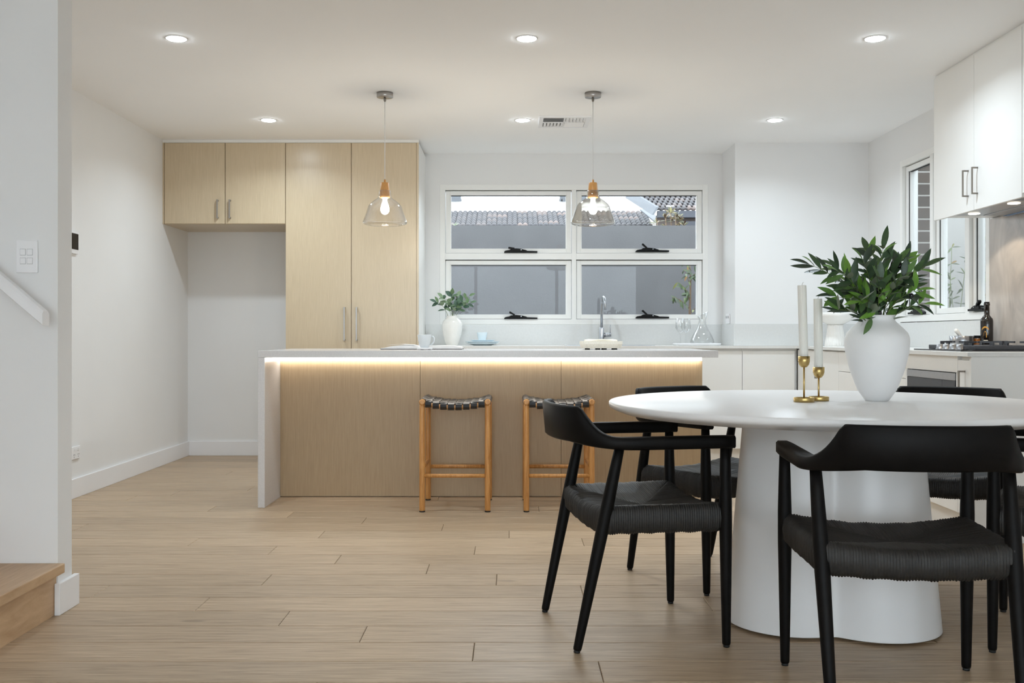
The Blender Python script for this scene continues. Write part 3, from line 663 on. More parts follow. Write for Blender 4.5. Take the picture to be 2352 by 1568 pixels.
# ------------------------------------------------------------------ gas cooktop
ck = thing('gas_cooktop', 'black glass gas cooktop with cast iron trivets and four knobs', 'cooktop', (2.55, 5.43, ZW))
MB().box(2.306, 2.79, 5.135, 5.735, ZW + .0003, ZW + .007, .002).build('glass_plate', BGLASS, ck)
for i in range(4):
    y = 5.235 + i * .081
    MB().lathe([(.021, 0), (.021, .004), (.0175, .006), (.0165, .026), (.014, .029), (0, .029)], (2.345, y, ZW + .007), 20, 10, .04).build('knob', STEEL, ck)
def trivet(y0, y1):
    mb = MB(); x0, x1 = 2.385, 2.775; z = ZW + .030
    for (a, b, c, e) in ((x0, x1, y0, y0 + .014), (x0, x1, y1 - .014, y1), (x0, x0 + .014, y0 + .014, y1 - .014), (x1 - .014, x1, y0 + .014, y1 - .014)): mb.box(a, b, c, e, ZW + .0075, z, .003)
    t = mb.build('trivet', IRON, ck)
    for cx in (2.485, 2.675):
        cy = (y0 + y1) / 2; fb = MB(); zt = ZW + .052
        def fin(ax, ay, bx, by, w=.008):
            d = Vector((bx - ax, by - ay, 0)).normalized(); n = Vector((-d.y, d.x, 0)) * w / 2; A = Vector((ax, ay, 0)); B = Vector((bx, by, 0))
            for s_ in (0,):
                prof = [(0, z - .006), (0, zt), (1, zt), (1, zt - .010), (.35, zt - .010), (.3, z - .006)]
                fb.prism([A + (B - A) * u + n + Vector((0, 0, h)) for u, h in prof], n * -2)
        fin(cx, y0 + .007, cx, cy - .03); fin(cx, y1 - .007, cx, cy + .03)
        ex = x0 + .007 if cx < 2.58 else x1 - .007
        fin(ex, cy, cx + (.03 if ex > cx else -.03), cy); fb.build('finger', IRON, t)
    return t
trivet(5.150, 5.430); trivet(5.440, 5.720)
for cx in (2.485, 2.675):
    for cy in (5.29, 5.58):
        r_ = .036 if (cx > 2.6) == (cy > 5.4) else .026
        MB().lathe([(r_ + .014, 0), (r_ + .012, .008), (r_, .010), (r_, .020), (r_ - .004, .023), (0, .024)], (cx, cy, ZW + .007), 24).build('burner', IRON, ck)

# ------------------------------------------------------------------ things on the right worktop
bt = thing('oil_bottle', 'dark glass oil bottle with gold mark beside the stone slab', 'bottle', (2.755, 5.80, ZW))
MB().lathe([(.033, 0), (.0345, .004), (.0345, .165), (.032, .178), (.021, .192), (.0155, .200), (.0145, .255), (.017, .256), (.017, .268), (.0145, .269), (0, .269)], (2.755, 5.80, ZW), 28).build('glass_body', BOTTLE, bt)
MB().lathe([(.0148, .2692), (.0148, .276), (0, .277)], (2.755, 5.80, ZW), 20).build('stopper', BLACKP, bt)
def arc_mark(name, mat, a0, a1, h0, h1, curve):
    mb = MB(); vs = []; n = 10
    for i in range(n + 1):
        t = i / n; a = a0 + (a1 - a0) * t; bow = curve * (1 - (2 * t - 1) ** 2)
        for h in (h0, h1): vs.append((2.755 + .0349 * math.cos(a), 5.80 + .0349 * math.sin(a), ZW + h + bow))
    mb.add(vs, [(2 * i, 2 * i + 2, 2 * i + 3, 2 * i + 1) for i in range(n)]); return mb.build(name, mat, bt, fix=False)
arc_mark('gold_arch', GOLD, R(200), R(262), .112, .122, .014)
arc_mark('gold_arch', GOLD, R(215), R(245), .078, .082, .026)
arc_mark('gold_arch', GOLD, R(238), R(245), .070, .100, 0)
arc_mark('white_line', INK, R(215), R(255), .050, .056, 0)
mo = thing('steel_mortar', 'small steel mortar bowl behind the cooktop', 'mortar', (2.655, 5.90, ZW))
MB().lathe([(.045, 0), (.058, .004), (.066, .03), (.068, .078), (.066, .080), (.063, .078), (.060, .03), (.03, .010), (0, .009)], (2.655, 5.90, ZW), 32).build('bowl', STEEL, mo)
pt = tag(MB().tube([(2.680, 5.90, ZW + .018), (2.640, 5.895, ZW + .085), (2.618, 5.892, ZW + .112), (2.612, 5.891, ZW + .119)], [.010, .010, .013, .007], 14).build('pestle', GLAZE), 'white pestle leaning in the steel mortar bowl', 'pestle')
jr = thing('spice_jar', 'small amber jar with black lid beside the dark bottle', 'jar', (2.74, 5.885, ZW))
MB().lathe([(.024, 0), (.026, .004), (.026, .062), (.022, .066), (0, .066)], (2.745, 5.885, ZW), 24).build('jar_body', AMBER, jr)
MB().lathe([(.027, .0665), (.027, .080), (.025, .082), (0, .082)], (2.745, 5.885, ZW), 24).build('lid', BLACKP, jr)
pb = thing('pedestal_bowl', 'white fluted pedestal bowl in the corner behind the olive branches', 'bowl', (2.46, 7.6, ZW))
MB().lathe([(.074, 0), (.076, .006), (.070, .05), (.062, .10), (.056, .145), (.056, .165)], (2.46, 7.6, ZW), 96, 24, .03).build('fluted_foot', GLAZE, pb)
MB().lathe([(.056, .1652), (.075, .172), (.115, .195), (.142, .225), (.148, .255), (.144, .255), (.136, .228), (.105, .202), (.06, .186), (0, .183)], (2.46, 7.6, ZW), 48).build('dish', GLAZE, pb)

# ------------------------------------------------------------------ things on the back worktop
def vase_profile(pts, t=.004):
    o = list(pts); inner = [(max(r - t, .002), z) for r, z in reversed(pts) if z > .02]
    return o + inner + [(0, inner[-1][1])]
VX, VY = -.479, 8.12
sv = tag(MB().lathe(vase_profile([(.046, 0), (.049, .004), (.062, .04), (.074, .085), (.082, .135), (.0825, .165), (.077, .190), (.064, .208), (.050, .218), (.046, .228), (.048, .238), (.046, .240)]), (VX, VY, ZW), 44).build('small_vase', GLAZE), 'small glossy white vase holding eucalyptus on the back worktop', 'vase')
px, py_ = -.232, 8.12
pl_prof = [(.072, 0), (.075, .002), (.110, .012), (.138, .021), (.139, .0235), (.136, .0235), (.108, .016), (.072, .006), (0, .005)]
pl1 = tag(MB().lathe(pl_prof, (px, py_, ZW), 48).build('dinner_plate', BLUEC), 'pale blue dinner plate at the bottom of the stack', 'plate', 'pale blue plates')
pl2 = tag(MB().lathe(pl_prof, (px, py_, ZW + .0105), 48).build('dinner_plate', BLUEC), 'pale blue dinner plate in the middle of the stack', 'plate', 'pale blue plates')
pl3 = tag(MB().lathe([(r * .76, z * .8) for r, z in pl_prof], (px, py_, ZW + .0262), 48).build('side_plate', BLUEC), 'smaller pale blue plate on top of the stack under the cup', 'plate', 'pale blue plates')
cp = tag(MB().lathe([(.024, 0), (.026, .003), (.034, .03), (.040, .055), (.043, .074), (.0425, .076), (.0395, .074), (.036, .055), (.030, .03), (.02, .008), (0, .007)], (px - .003, py_, ZW + .0308), 36).build('espresso_cup', BLUEC), 'pale blue handleless cup standing on the plate stack', 'cup')
tr = thing('serving_tray', 'flat white tray under the wine glasses and decanter', 'tray', (1.50, 8.10, ZW))
def rrect(cx, cy, hx, hy, r, z, n=6):
    pts = []
    for qx, qy, a0 in ((1, 1, 0), (-1, 1, 90), (-1, -1, 180), (1, -1, 270)):
        for i in range(n + 1):
            a = R(a0 + 90 * i / n); pts.append(Vector((cx + qx * (hx - r) + r * math.cos(a), cy + qy * (hy - r) + r * math.sin(a), z)))
    return pts
def tray_mesh(cx, cy, hx, hy, r, z, h, wall, floor_t):
    return MB().sweep([rrect(cx, cy, hx - .01, hy - .01, r, z), rrect(cx, cy, hx, hy, r, z + h * .6), rrect(cx, cy, hx, hy, r, z + h), rrect(cx, cy, hx - wall, hy - wall, r - wall * .7, z + h), rrect(cx, cy, hx - wall - .004, hy - wall - .004, r - wall * .7, z + floor_t)], True, False)
tray_mesh(1.50, 8.10, .178, .125, .03, ZW + .0003, .018, .008, .007).build('tray_body', PLAST, tr)
def wine_glass(x, y, label):
    z = ZW + .0075
    prof = [(.036, 0), (.036, .0015), (.008, .004), (.0038, .012), (.0035, .085), (.006, .093), (.024, .108), (.0405, .135), (.038, .165), (.0325, .212), (.0315, .212), (.037, .165), (.0392, .135), (.023, .1095), (.004, .096), (0, .095)]
    return tag(MB().lathe(prof, (x, y, z), 36).build('wine_glass', CRYST), label, 'wine glass', 'wine glasses on the tray')
wine_glass(1.368, 8.09, 'empty clear wine glass at the left end of the white tray')
wine_glass(1.425, 8.165, 'empty clear wine glass between the other glass and the decanter')
dx_, dy_ = 1.545, 8.095
prof = [(.082, 0), (.093, .006), (.096, .020), (.090, .045), (.070, .085), (.046, .125), (.032, .165), (.028, .195), (.031, .220), (.038, .245)]
dm = MB(); n = 44; vs = []
full = prof + [(r - .0022, z) for r, z in reversed(prof) if z > .004] + [(0.001, .004)]
for r, z in full:
    for k in range(n):
        a = 2 * math.pi * k / n; lip = max(0, (z - .19) / .055); up = .022 * lip * lip * math.cos(a)
        vs.append((dx_ + r * math.cos(a) + .010 * lip * max(0, math.cos(a)), dy_ + r * math.sin(a), ZW + .0075 + z + up))
dm.add(vs, [(i * n + k, i * n + (k + 1) % n, (i + 1) * n + (k + 1) % n, (i + 1) * n + k) for i in range(len(full) - 1) for k in range(n)], True)
dm.f.append(tuple(reversed(range(n)))); dm.sm.append(False)
tag(dm.build('decanter', CRYST), 'clear glass decanter with slanted lip on the white tray', 'decanter')

# ------------------------------------------------------------------ things on the island
mg = thing('open_magazine', 'open magazine with pale pages lying on the island', 'magazine', (-.57, 6.45, ZI))
MB().box(-.828, -.312, 6.34, 6.62, ZI + .0003, ZI + .004).build('cover', COVER, mg)
def pages(x0, x1, flip):
    n = 12; top = []
    for i in range(n + 1):
        t = i / n; h = .012 + .013 * math.sin(math.pi * min(1, t * 1.1)) ** .7 * (1 if flip else .55) - (.006 * t if flip else -.003 * t)
        top.append((t, h))
    pts = [Vector((x0 + (x1 - x0) * t, 6.342, ZI + .0042 + (h if 0 < t < 1 else h * (.75 if t == 1 else .4)))) for t, h in top]
    pts = [Vector((x0, 6.342, ZI + .0042))] + pts + [Vector((x1 + (.004 if x1 > x0 else -.004), 6.342, ZI + .0042))]
    return MB().prism(pts, (0, .276, 0)).build('page_block', PAPER, mg)
pages(-.571, -.824, True); pages(-.569, -.318, False)
MB().prism([Vector((-.79, 6.36, ZI + .0275)), Vector((-.70, 6.36, ZI + .033)), Vector((-.62, 6.36, ZI + .028)), Vector((-.62, 6.36, ZI + .027)), Vector((-.70, 6.36, ZI + .0322)), Vector((-.79, 6.36, ZI + .0267))], (0, .24, 0)).build('lifted_page', PAPER, mg)
cs = thing('drink_coaster', 'small white round coaster under the grey mug', 'coaster', (-.536, 6.20, ZI))
MB().lathe([(.046, .003), (.050, .006), (.050, .012), (.047, .014), (0, .014)], (-.536, 6.20, ZI), 36).build('disc', PLAST, cs)
for a in range(3): MB().cyl((-.536 + .03 * math.cos(a * 2.09), 6.20 + .03 * math.sin(a * 2.09), ZI + .0003), .007, .0028, 10).build('foot', RUBBER, cs)
mgx, mgy, mgz = -.536, 6.20, ZI + .0143
cu = thing('coffee_mug', 'pale grey mug with handle on a coaster in front of the magazine', 'mug', (mgx, mgy, mgz))
MB().lathe([(.024, 0), (.027, .003), (.034, .020), (.040, .045), (.0435, .078), (.0432, .080), (.040, .078), (.036, .045), (.029, .018), (0, .009)], (mgx, mgy, mgz), 40).build('cup_body', GREYC, cu)
MB().tube([(mgx + .0395, mgy, mgz + .068), (mgx + .052, mgy, mgz + .068), (mgx + .060, mgy, mgz + .056), (mgx + .058, mgy, mgz + .036), (mgx + .048, mgy, mgz + .022), (mgx + .034, mgy, mgz + .017)], .0052, 12).build('handle', GREYC, cu)
dt = thing('speckled_dish', 'cream speckled stone dish on short dark feet on the island', 'dish', (.567, 6.32, ZI))
m = tray_mesh(.567, 6.33, .130, .10, .035, ZI + .009, .044, .014, .03)
m.build('dish_body', TERR, dt)
for dx in (-.085, -.02, .02, .085):
    for dy in (-.07, .07):
        MB().box(.567 + dx - .010, .567 + dx + .010, 6.33 + dy - .008, 6.33 + dy + .008, ZI + .0003, ZI + .0089).build('foot', RUBBER, dt)
tag(MB().sweep([[Vector((.567 + .105 * math.cos(2 * math.pi * k / 40) * s_, 6.33 + .073 * math.sin(2 * math.pi * k / 40) * s_, ZI + .0435 + h + .004 * math.sin(3 * 2 * math.pi * k / 40))) for k in range(40)] for s_, h in ((.9, 0), (1, .008), (1.0, .016), (.8, .019), (.05, .017))], True, True).build('folded_cloth', plain('cream_cloth', rgb(236, 230, 216), .9, var=.05, scale=40, bump=.3)), 'cream cloth lying in the speckled dish', 'cloth')

# ------------------------------------------------------------------ bar stools
def make_stool():
    o = thing('bar_stool', '', 'bar stool', (0, 0, 0), 0, 'bar stools at the island')
    hx, hy = .187, .205
    def zs(x): return .640 - .024 * (1 - (x / hx) ** 2)
    for sx in (-1, 1):
        for sy in (-1, 1):
            lg = MB().tube([(sx * hx, sy * hy, .007), (sx * hx, sy * hy, .012), (sx * hx, sy * hy, .35), (sx * hx, sy * hy, .60), (sx * hx, sy * hy, .618)], [.0155, .0165, .0165, .0155, .014], 16).build('leg', TEAK, o)
            MB().tube([(sx * hx, sy * hy, .0003), (sx * hx, sy * hy, .0069)], .0165, 16).build('foot_pad', RUBBER, lg)
        MB().tube([(sx * hx, -hy - .020, .627), (sx * hx, -hy - .015, .627), (sx * hx, hy + .015, .627), (sx * hx, hy + .020, .627)], [.012, .0175, .0175, .012], 16).build('side_rail', TEAK, o)
        MB().tube([(sx * hx, -hy + .016, .245), (sx * hx, hy - .016, .245)], .0105, 12).build('stretcher', TEAK, o)
    for sy in (-1, 1):
        MB().tube([(x, sy * hy, zs(x) - .019) for x in [-.172 + .0172 * i for i in range(21)]], .0125, 12).build('seat_rail', TEAK, o)
        MB().tube([(-hx + .014, sy * hy, .206), (hx - .014, sy * hy, .206)], .0115, 12).build('stretcher', TEAK, o)
    nx, ny = 8, 6
    xs = [-.152 + i * .304 / 7 for i in range(nx)]; ys = [-.165 + j * .33 / 5 for j in range(ny)]
    for i, x in enumerate(xs):
        p = []; z = zs(x)
        p += [(x, -hy + .004, z - .0355), (x, -hy - .010, z - .031), (x, -hy - .0152, z - .019), (x, -hy - .012, z - .008), (x, -hy - .002, z - .0035)]
        for t in range(45):
            y = -.19 + .38 * t / 44
            w = max((math.exp(-((y - yj) / .022) ** 2) * (1 if (i + j) % 2 else -1) for j, yj in enumerate(ys)), key=abs)
            p.append((x, y, z + .0034 * w))
        p += [(x, hy + .002, z - .0035), (x, hy + .012, z - .008), (x, hy + .0152, z - .019), (x, hy + .010, z - .031), (x, hy - .004, z - .0355)]
        MB().ribbon(p, (.036, 0, 0), .0028).build('strap', STRAP, o)
    for j, y in enumerate(ys):
        p = [(-hx + .006, y, .6065), (-hx - .015, y, .613), (-hx - .0195, y, .627), (-hx - .013, y, .641), (-hx + .002, y, .6465)]
        for t in range(49):
            x = -.172 + .344 * t / 48
            w = max((math.exp(-((x - xi) / .0145) ** 2) * (-1 if (i + j) % 2 else 1) for i, xi in enumerate(xs)), key=abs)
            p.append((x, y, zs(x) + .0034 * w + .004 * max(0, (abs(x) - .155) / .017)))
        p += [(hx - .002, y, .6465), (hx + .013, y, .641), (hx + .0195, y, .627), (hx + .015, y, .613), (hx - .006, y, .6065)]
        MB().ribbon(p, (0, .050, 0), .0028).build('strap', STRAP, o)
    return o
st0 = make_stool(); st1 = copy_tree(st0)
st0.location = (-.321, 5.925, 0); st0['label'] = 'teak bar stool with black woven strap seat standing clear, left of the pair'
st1.location = (.274, 5.925, 0); st1['label'] = 'teak bar stool with black woven strap seat partly behind a black armchair'

# ------------------------------------------------------------------ dining table
TX, TY, TZ, TR = 1.14, 3.60, .770, .785
tb = thing('dining_table', 'round white pedestal dining table with lobed base', 'table', (TX, TY, 0))
MB().lathe([(.30, TZ - .040), (TR - .05, TZ - .040), (TR - .012, TZ - .026), (TR - .002, TZ - .020), (TR, TZ - .014), (TR, TZ - .004), (TR - .003, TZ - .001), (TR - .006, TZ), (0, TZ)], (TX, TY, 0), 128).build('tabletop', TABLE, tb)
BXc, BYc = 1.135, 3.575
def lobes(z):
    t = z / (TZ - .04); sc = 1.0 - .175 * t
    cs_ = [(.158 * math.cos(R(a)), .158 * math.sin(R(a))) for a in (77, 197, 317)]
    pts = []
    for k in range(120):
        a = 2 * math.pi * k / 120; d = Vector((math.cos(a), math.sin(a))); best = 0
        vals = []
        for c in cs_:
            cc = Vector(c); b = d.dot(cc); disc = .225 ** 2 - (cc.length_squared - b * b)
            if disc > 0: vals.append(b + math.sqrt(disc))
        r = sum(math.exp(v * 60) for v in vals); r = math.log(r) / 60
        pts.append(Vector((BXc + d.x * r * sc, BYc + d.y * r * sc, z)))
    return pts
MB().sweep([lobes(z) for z in (.010, .013, .1, .2, .3, .4, .5, .6, .7, TZ - .0405)], True, True).build('pedestal', TABLE, tb)
for (a, r_) in ((197, .27), (317, .27), (77, .27), (257, .17)):
    x, y = BXc + r_ * math.cos(R(a)), BYc + r_ * math.sin(R(a)); MB().cyl((x, y, .0003), .012, .0097, 14).build('foot', PLAST, tb)

# ------------------------------------------------------------------ dining armchairs
def make_chair():
    o = thing('dining_armchair', '', 'chair', (0, 0, 0), 0, 'black armchairs around the dining table')
    rjj = random.Random(11)
    def leg(b, t):
        b = Vector(b); t = Vector(t); ts = (0, .01, .3, .58, .72, .9, 1); rs = (.0125, .0138, .0175, .0208, .0208, .0178, .0158)
        p = [b.lerp(t, u) for u in ts]
        lg = MB().tube(p, rs, 18).build('leg', BLACKW, o)
        d = (t - b).normalized()
        MB().tube([(b.x - d.x * .006, b.y - d.y * .006, .0003), (b.x, b.y, .008)], .0105, 12).build('glide', RUBBER, lg)
    for s in (-1, 1):
        leg((s * .268, .245, .0085), (s * .270, .240, .652))
        leg((s * .238, -.245, .0085), (s * .252, -.108, .656))
    # bent arm and back rail
    path = []
    a, b, yc = .272, .205, -.06
    for i in range(9): path.append((a, .268 - (.268 - yc) * i / 8, 0.0))
    for i in range(1, 48):
        th = math.pi * i / 48; c, s = math.cos(th), math.sin(th)
        path.append((a * math.copysign(abs(c) ** .82, c), yc - b * s ** .86, math.degrees(min(th, math.pi - th))))
    for i in range(9): path.append((-a, yc + (.268 - yc) * i / 8, 0.0))
    secs = []
    N = len(path)
    for i, (x, y, th) in enumerate(path):
        x0, y0, _ = path[max(0, i - 1)]; x1, y1, _ = path[min(N - 1, i + 1)]
        t = Vector((x1 - x0, y1 - y0, 0)).normalized(); nrm = Vector((-t.y, t.x, 0))
        if nrm.dot(Vector((x, y - .1, 0))) < 0: nrm = -nrm
        u = 0 if th < 10 else (1 if th > 47 else (th - 10) / 37.0)
        rise = u ** 2.5 if u < 1 else 1.0
        zt = .685 + rise * (.093 + .003 * math.sin(R(min(90, th))))
        zb = .645 + .019 * min(1, th / 60) ** 1.5
        w0 = .048 - .015 * min(1, th / 40); w1 = w0 - .010 * rise
        tip = min(1, min(i, N - 1 - i) / 1.5); k = .8 + .2 * tip
        w0 *= k; w1 *= k
        lean = .018 * rise
        P = Vector((x, y, 0)); ch = .006
        def q(off, z): return P + nrm * (off + lean * max(0, (z - .66) / .13)) + Vector((0, 0, z))
        secs.append([q(-w0 / 2 + ch, zb), q(w0 / 2 - ch, zb), q(w0 / 2, zb + ch), q((w0 + w1) / 4, (zb + zt) / 2), q(w1 / 2, zt - ch), q(w1 / 2 - ch, zt), q(-w1 / 2 + ch, zt), q(-w1 / 2, zt - ch), q(-(w0 + w1) / 4, (zb + zt) / 2), q(-w0 / 2, zb + ch)])
    MB().sweep(secs, True, True).build('arm_and_back_rail', BLACKW, o)
    # woven cord seat
    C = Vector((0, .05, 0))
    cor = [Vector((.262, .236, 0)), Vector((-.262, .236, 0)), Vector((-.246, -.158, 0)), Vector((.246, -.158, 0))]
    ncord = [66, 52, 62, 52]
    mb = MB()
    for sd in range(4):
        A, B = cor[sd], cor[(sd + 1) % 4]; d = (B - A).normalized(); n = Vector((d.y, -d.x, 0))
        if n.dot((A + B) / 2 - C) < 0: n = -n
        nc = ncord[sd]; per = 4; NU = nc * per
        fb = sd in (0, 2)
        jit = [rjj.uniform(.6, 1.3) for _ in range(nc + 1)]
        vs = []; NV = 0
        for iu in range(NU + 1):
            u = iu / NU; ph = (iu % per) / per; amp = .0030 * (math.sin(math.pi * ph)) * jit[iu // per]
            E = A.lerp(B, u)
            Q = A.lerp(C, 2 * u) if u <= .5 else B.lerp(C, 2 * (1 - u))
            sag = (1 - (2 * u - 1) ** 2) if fb else 0
            wav = .0012 * math.sin(u * 37 + sd)
            zt = .463 - .022 * sag + wav; zb = .376 - .012 * sag + wav
            col = []
            col.append(E - n * .05 + Vector((0, 0, zb + .006 - amp)))
            col.append(E + n * (.002) + Vector((0, 0, zb - amp)))
            col.append(E + n * (.012 + amp) + Vector((0, 0, zb + .012)))
            col.append(E + n * (.015 + amp) + Vector((0, 0, (zb + zt) / 2)))
            col.append(E + n * (.012 + amp) + Vector((0, 0, zt - .014)))
            col.append(E + n * .002 + Vector((0, 0, zt - .002 + amp)))
            L = (Q - E).length
            for v in (.12, .3, .5, .7, .86, 1.0):
                P = E.lerp(Q, v)
                rr = min(1, ((P - C).length / .26))
                sx = 1 - min(1, abs(P.x) / .25) ** 2
                z = .464 - .020 * sx - .018 * (1 - rr) ** 1.2 - .004 * v
                col.append(Vector((P.x, P.y, z + amp * (.9 if v < 1 else .2))))
            NV = len(col); vs += col
        mb.add(vs, [(i * NV + k, (i + 1) * NV + k, (i + 1) * NV + k + 1, i * NV + k + 1) for i in range(NU) for k in range(NV - 1)], True)
    mb.build('woven_seat', CORD, o, fix=True)
    return o
chairs = [((.408, 3.464), (.984, .181), 'black armchair on the left of the table, nearest the bar stools, turned side-on'),
          ((.845, 4.237), (.557, -.832), 'black armchair at the far left of the table, in front of the island'),
          ((1.084, 2.797), (.085, .996), 'large foreground black armchair with its back to the viewer'),
          ((1.798, 4.196), (-.53, -.847), 'black armchair behind the table on the right, in front of the microwave'),
          ((1.878, 3.302), (-.87, .492), 'black armchair cut off by the right edge of the picture')]
ch0 = make_chair()
for i, ((cx, cy), (fx_, fy_), lab) in enumerate(chairs):
    c = ch0 if i == 0 else copy_tree(ch0)
    c['label'] = lab; c.location = (cx, cy, 0); c.rotation_euler = (0, 0, math.atan2(fy_, fx_) - math.pi / 2)

# ------------------------------------------------------------------ things on the table
PX, PY = 1.335, 3.655
tag(MB().lathe(vase_profile([(.038, 0), (.0417, .002), (.068, .040), (.094, .109), (.110, .174), (.1134, .215), (.1125, .228), (.106, .248), (.088, .2665), (.073, .2805), (.063, .292), (.0615, .300), (.0635, .308), (.0655, .312)], .005), (PX, PY, TZ), 64).build('large_vase', CERAM), 'large matt white vase holding olive branches on the dining table', 'vase')
def holder(x, y, cup_z0, cup_z1, ctop, tilt, lab1, lab2):
    t = thing('candle_holder', lab1, 'candle holder', (x, y, TZ), 0, 'brass candle holders')
    MB().lathe([(.0355, 0), (.0365, .001), (.0365, .015), (.0358, .016), (.0335, .016), (.032, .004), (0, .004)], (x, y, TZ), 44).build('base', BRASS, t)
    MB().lathe([(.0033, TZ + .0042), (.0033, cup_z0 + .002)], (x, y, 0), 14).build('stem', BRASS, t)
    hgt = cup_z1 - cup_z0
    MB().lathe([(.003, cup_z0), (.010, cup_z0 + .002), (.017, cup_z0 + .010), (.0205, cup_z0 + .022), (.0208, cup_z1), (.019, cup_z1), (.0185, cup_z0 + .024), (.0, cup_z0 + .013)], (x, y, 0), 32).build('cup', BRASS, t)
    cz = cup_z0 + .0195
    c = tag(bpy.data.objects.new('taper_candle', None), lab2, 'candle', 'ribbed ivory candles'); COL.objects.link(c); c.location = (x, y, cz); c.rotation_euler = (0, tilt, 0)
    L = ctop - cz
    MB().lathe([(.0142, 0), (.0150, .001), (.0150, L - .002), (.0145, L)], (0, 0, 0), 80, 20, .03).build('wax', WAX, c, False)
    MB().tube([(0, 0, L), (.002, 0, L + .006), (.006, 0, L + .011)], .0009, 6).build('wick', WICK, c, False)
holder(1.050, 3.59, .893, .934, 1.188, -.028, 'taller brass candle holder nearer the island side of the vase', 'ribbed ivory candle in the taller brass holder')
holder(1.121, 3.65, .853, .893, 1.142, -.012, 'shorter brass candle holder beside the white vase', 'ribbed ivory candle in the shorter brass holder')

# ------------------------------------------------------------------ leaves and branches
def leaf_mesh(name, L, W, mat, fold=.25, curl=.12, shape=.9, n=6):
    """leaf along +Y from the origin, blade facing +Z"""
    vs = []; fs = []
    for i in range(n + 1):
        t = i / n; w = W * (math.sin(math.pi * t ** shape) ** .85 if 0 < t < 1 else 0.02); z = -curl * L * t * t
        vs += [(-w / 2, t * L, z + fold * w / 2), (0, t * L, z), (w / 2, t * L, z + fold * w / 2)]
    for i in range(n):
        a = 3 * i; fs += [(a, a + 1, a + 4, a + 3), (a + 1, a + 2, a + 5, a + 4)]
    me = bpy.data.meshes.new(name); me.from_pydata(vs, [], fs); me.polygons.foreach_set('use_smooth', [True] * len(fs)); me.materials.append(mat); me.update(); return me
def place_leaf(me, parent, pos, d, up, s):
    d = d.normalized(); x = d.cross(up)
    if x.length < .05: x = d.cross(Vector((.3, .9, .2)))
    x.normalize(); z = x.cross(d)
    o = bpy.data.objects.new('leaf', me); COL.objects.link(o); o.parent = parent
    M = Matrix((x, d, z)).transposed().to_4x4()
    o.matrix_local = Matrix.Translation(pos) @ M @ Matrix.Scale(s, 4)
    return o
def bezier(a, b, c, n):
    return [a * (1 - t) ** 2 + b * 2 * t * (1 - t) + c * t * t for t in [i / n for i in range(n + 1)]]
def bouquet(root, mouth, tips, meshes, rnd, step, ang, stem_mat, r0, size, start=.3, fruit=None, lean=None):
    org = ORIG[root.name]
    for tip in tips:
        tip = Vector(tip); a = mouth + Vector((rnd.uniform(-.02, .02), rnd.uniform(-.02, .02), -.10))
        mid = mouth + Vector(((tip.x - mouth.x) * .28, (tip.y - mouth.y) * .28, (tip.z - mouth.z) * .62 + .01))
        pts = bezier(a, mid, tip, 12)
        br = MB().tube(pts, [r0 * (1 - .7 * i / 12) for i in range(13)], 6).build('branch', stem_mat, root)
        Ls = sum((pts[i + 1] - pts[i]).length for i in range(12))
        s = start; k = rnd.random() * 6
        while s < 1.0:
            i = min(11, int(s * 12)); f = s * 12 - i; p = pts[i].lerp(pts[i + 1], f); d = (pts[i + 1] - pts[i]).normalized()
            side = d.cross(Vector((math.cos(k), math.sin(k), .4))).normalized()
            for sg in (-1, 1):
                an = ang + rnd.uniform(-.25, .25)
                dd = (d * math.cos(an) + side * sg * math.sin(an)).normalized()
                dd += Vector((rnd.uniform(-.15, .15), rnd.uniform(-.15, .15), rnd.uniform(-.1, .2))); dd.normalize()
                if p.z < mouth.z + .015 and dd.z < 0: dd.z = abs(dd.z)
                up = Vector((rnd.uniform(-.5, .5), -.7 + rnd.uniform(-.4, .3), .8))
                place_leaf(rnd.choice(meshes), br, p - org, dd, up, size * rnd.uniform(.75, 1.15))
            if fruit and rnd.random() < .05:
                fp = p + Vector((rnd.uniform(-.015, .015), -.012, -.008)) - org
                fo = bpy.data.objects.new('olive', fruit); COL.objects.link(fo); fo.parent = br; fo.location = fp; fo.rotation_euler = (rnd.uniform(-.5, .5), rnd.uniform(-.5, .5), 0)
            s += step / Ls; k += 1.9 + rnd.uniform(-.3, .3)
        place_leaf(rnd.choice(meshes), br, pts[-1] - org, (pts[-1] - pts[-2]).normalized(), Vector((0, -.6, .8)), size)
rl = random.Random(5)
ob = thing('olive_branches', 'bunch of leafy green olive branches in the large white vase', 'foliage', (PX, PY, TZ + .30))
om = [leaf_mesh('olive_leaf_a', .078, .026, OLIVE), leaf_mesh('olive_leaf_b', .070, .023, OLIVE, .3, .22), leaf_mesh('olive_leaf_c', .084, .023, OLIVE, .2, -.10)]
fm = MB().lathe([(0, -.012), (.006, -.010), (.0085, 0), (.006, .009), (0, .0115)], (0, 0, 0), 12); f_ = fm.build('olive', FRUIT); fruit_me = f_.data; bpy.data.objects.remove(f_)
mouth = Vector((PX, PY, TZ + .315))
tips = [(1.075, 3.60, 1.262), (1.16, 3.55, 1.235), (1.20, 3.72, 1.265), (1.265, 3.60, 1.275), (1.345, 3.62, 1.325), (1.325, 3.72, 1.315),
        (1.405, 3.64, 1.275), (1.455, 3.70, 1.28), (1.485, 3.60, 1.255), (1.475, 3.68, 1.20), (1.43, 3.54, 1.165), (1.17, 3.62, 1.15),
        (1.285, 3.49, 1.20), (1.375, 3.50, 1.215), (1.25, 3.53, 1.14), (1.40, 3.78, 1.25), (1.215, 3.49, 1.13), (1.16, 3.56, 1.10), (1.47, 3.57, 1.12), (1.20, 3.60, 1.20)]
bouquet(ob, mouth, tips, om, rl, .030, .80, STEM, .0024, 1.0, .36, fruit_me)
place_leaf(om[0], ob, Vector((-.045, -.075, .0)), Vector((-.45, -.3, -.75)), Vector((.2, -1, .2)), .9)
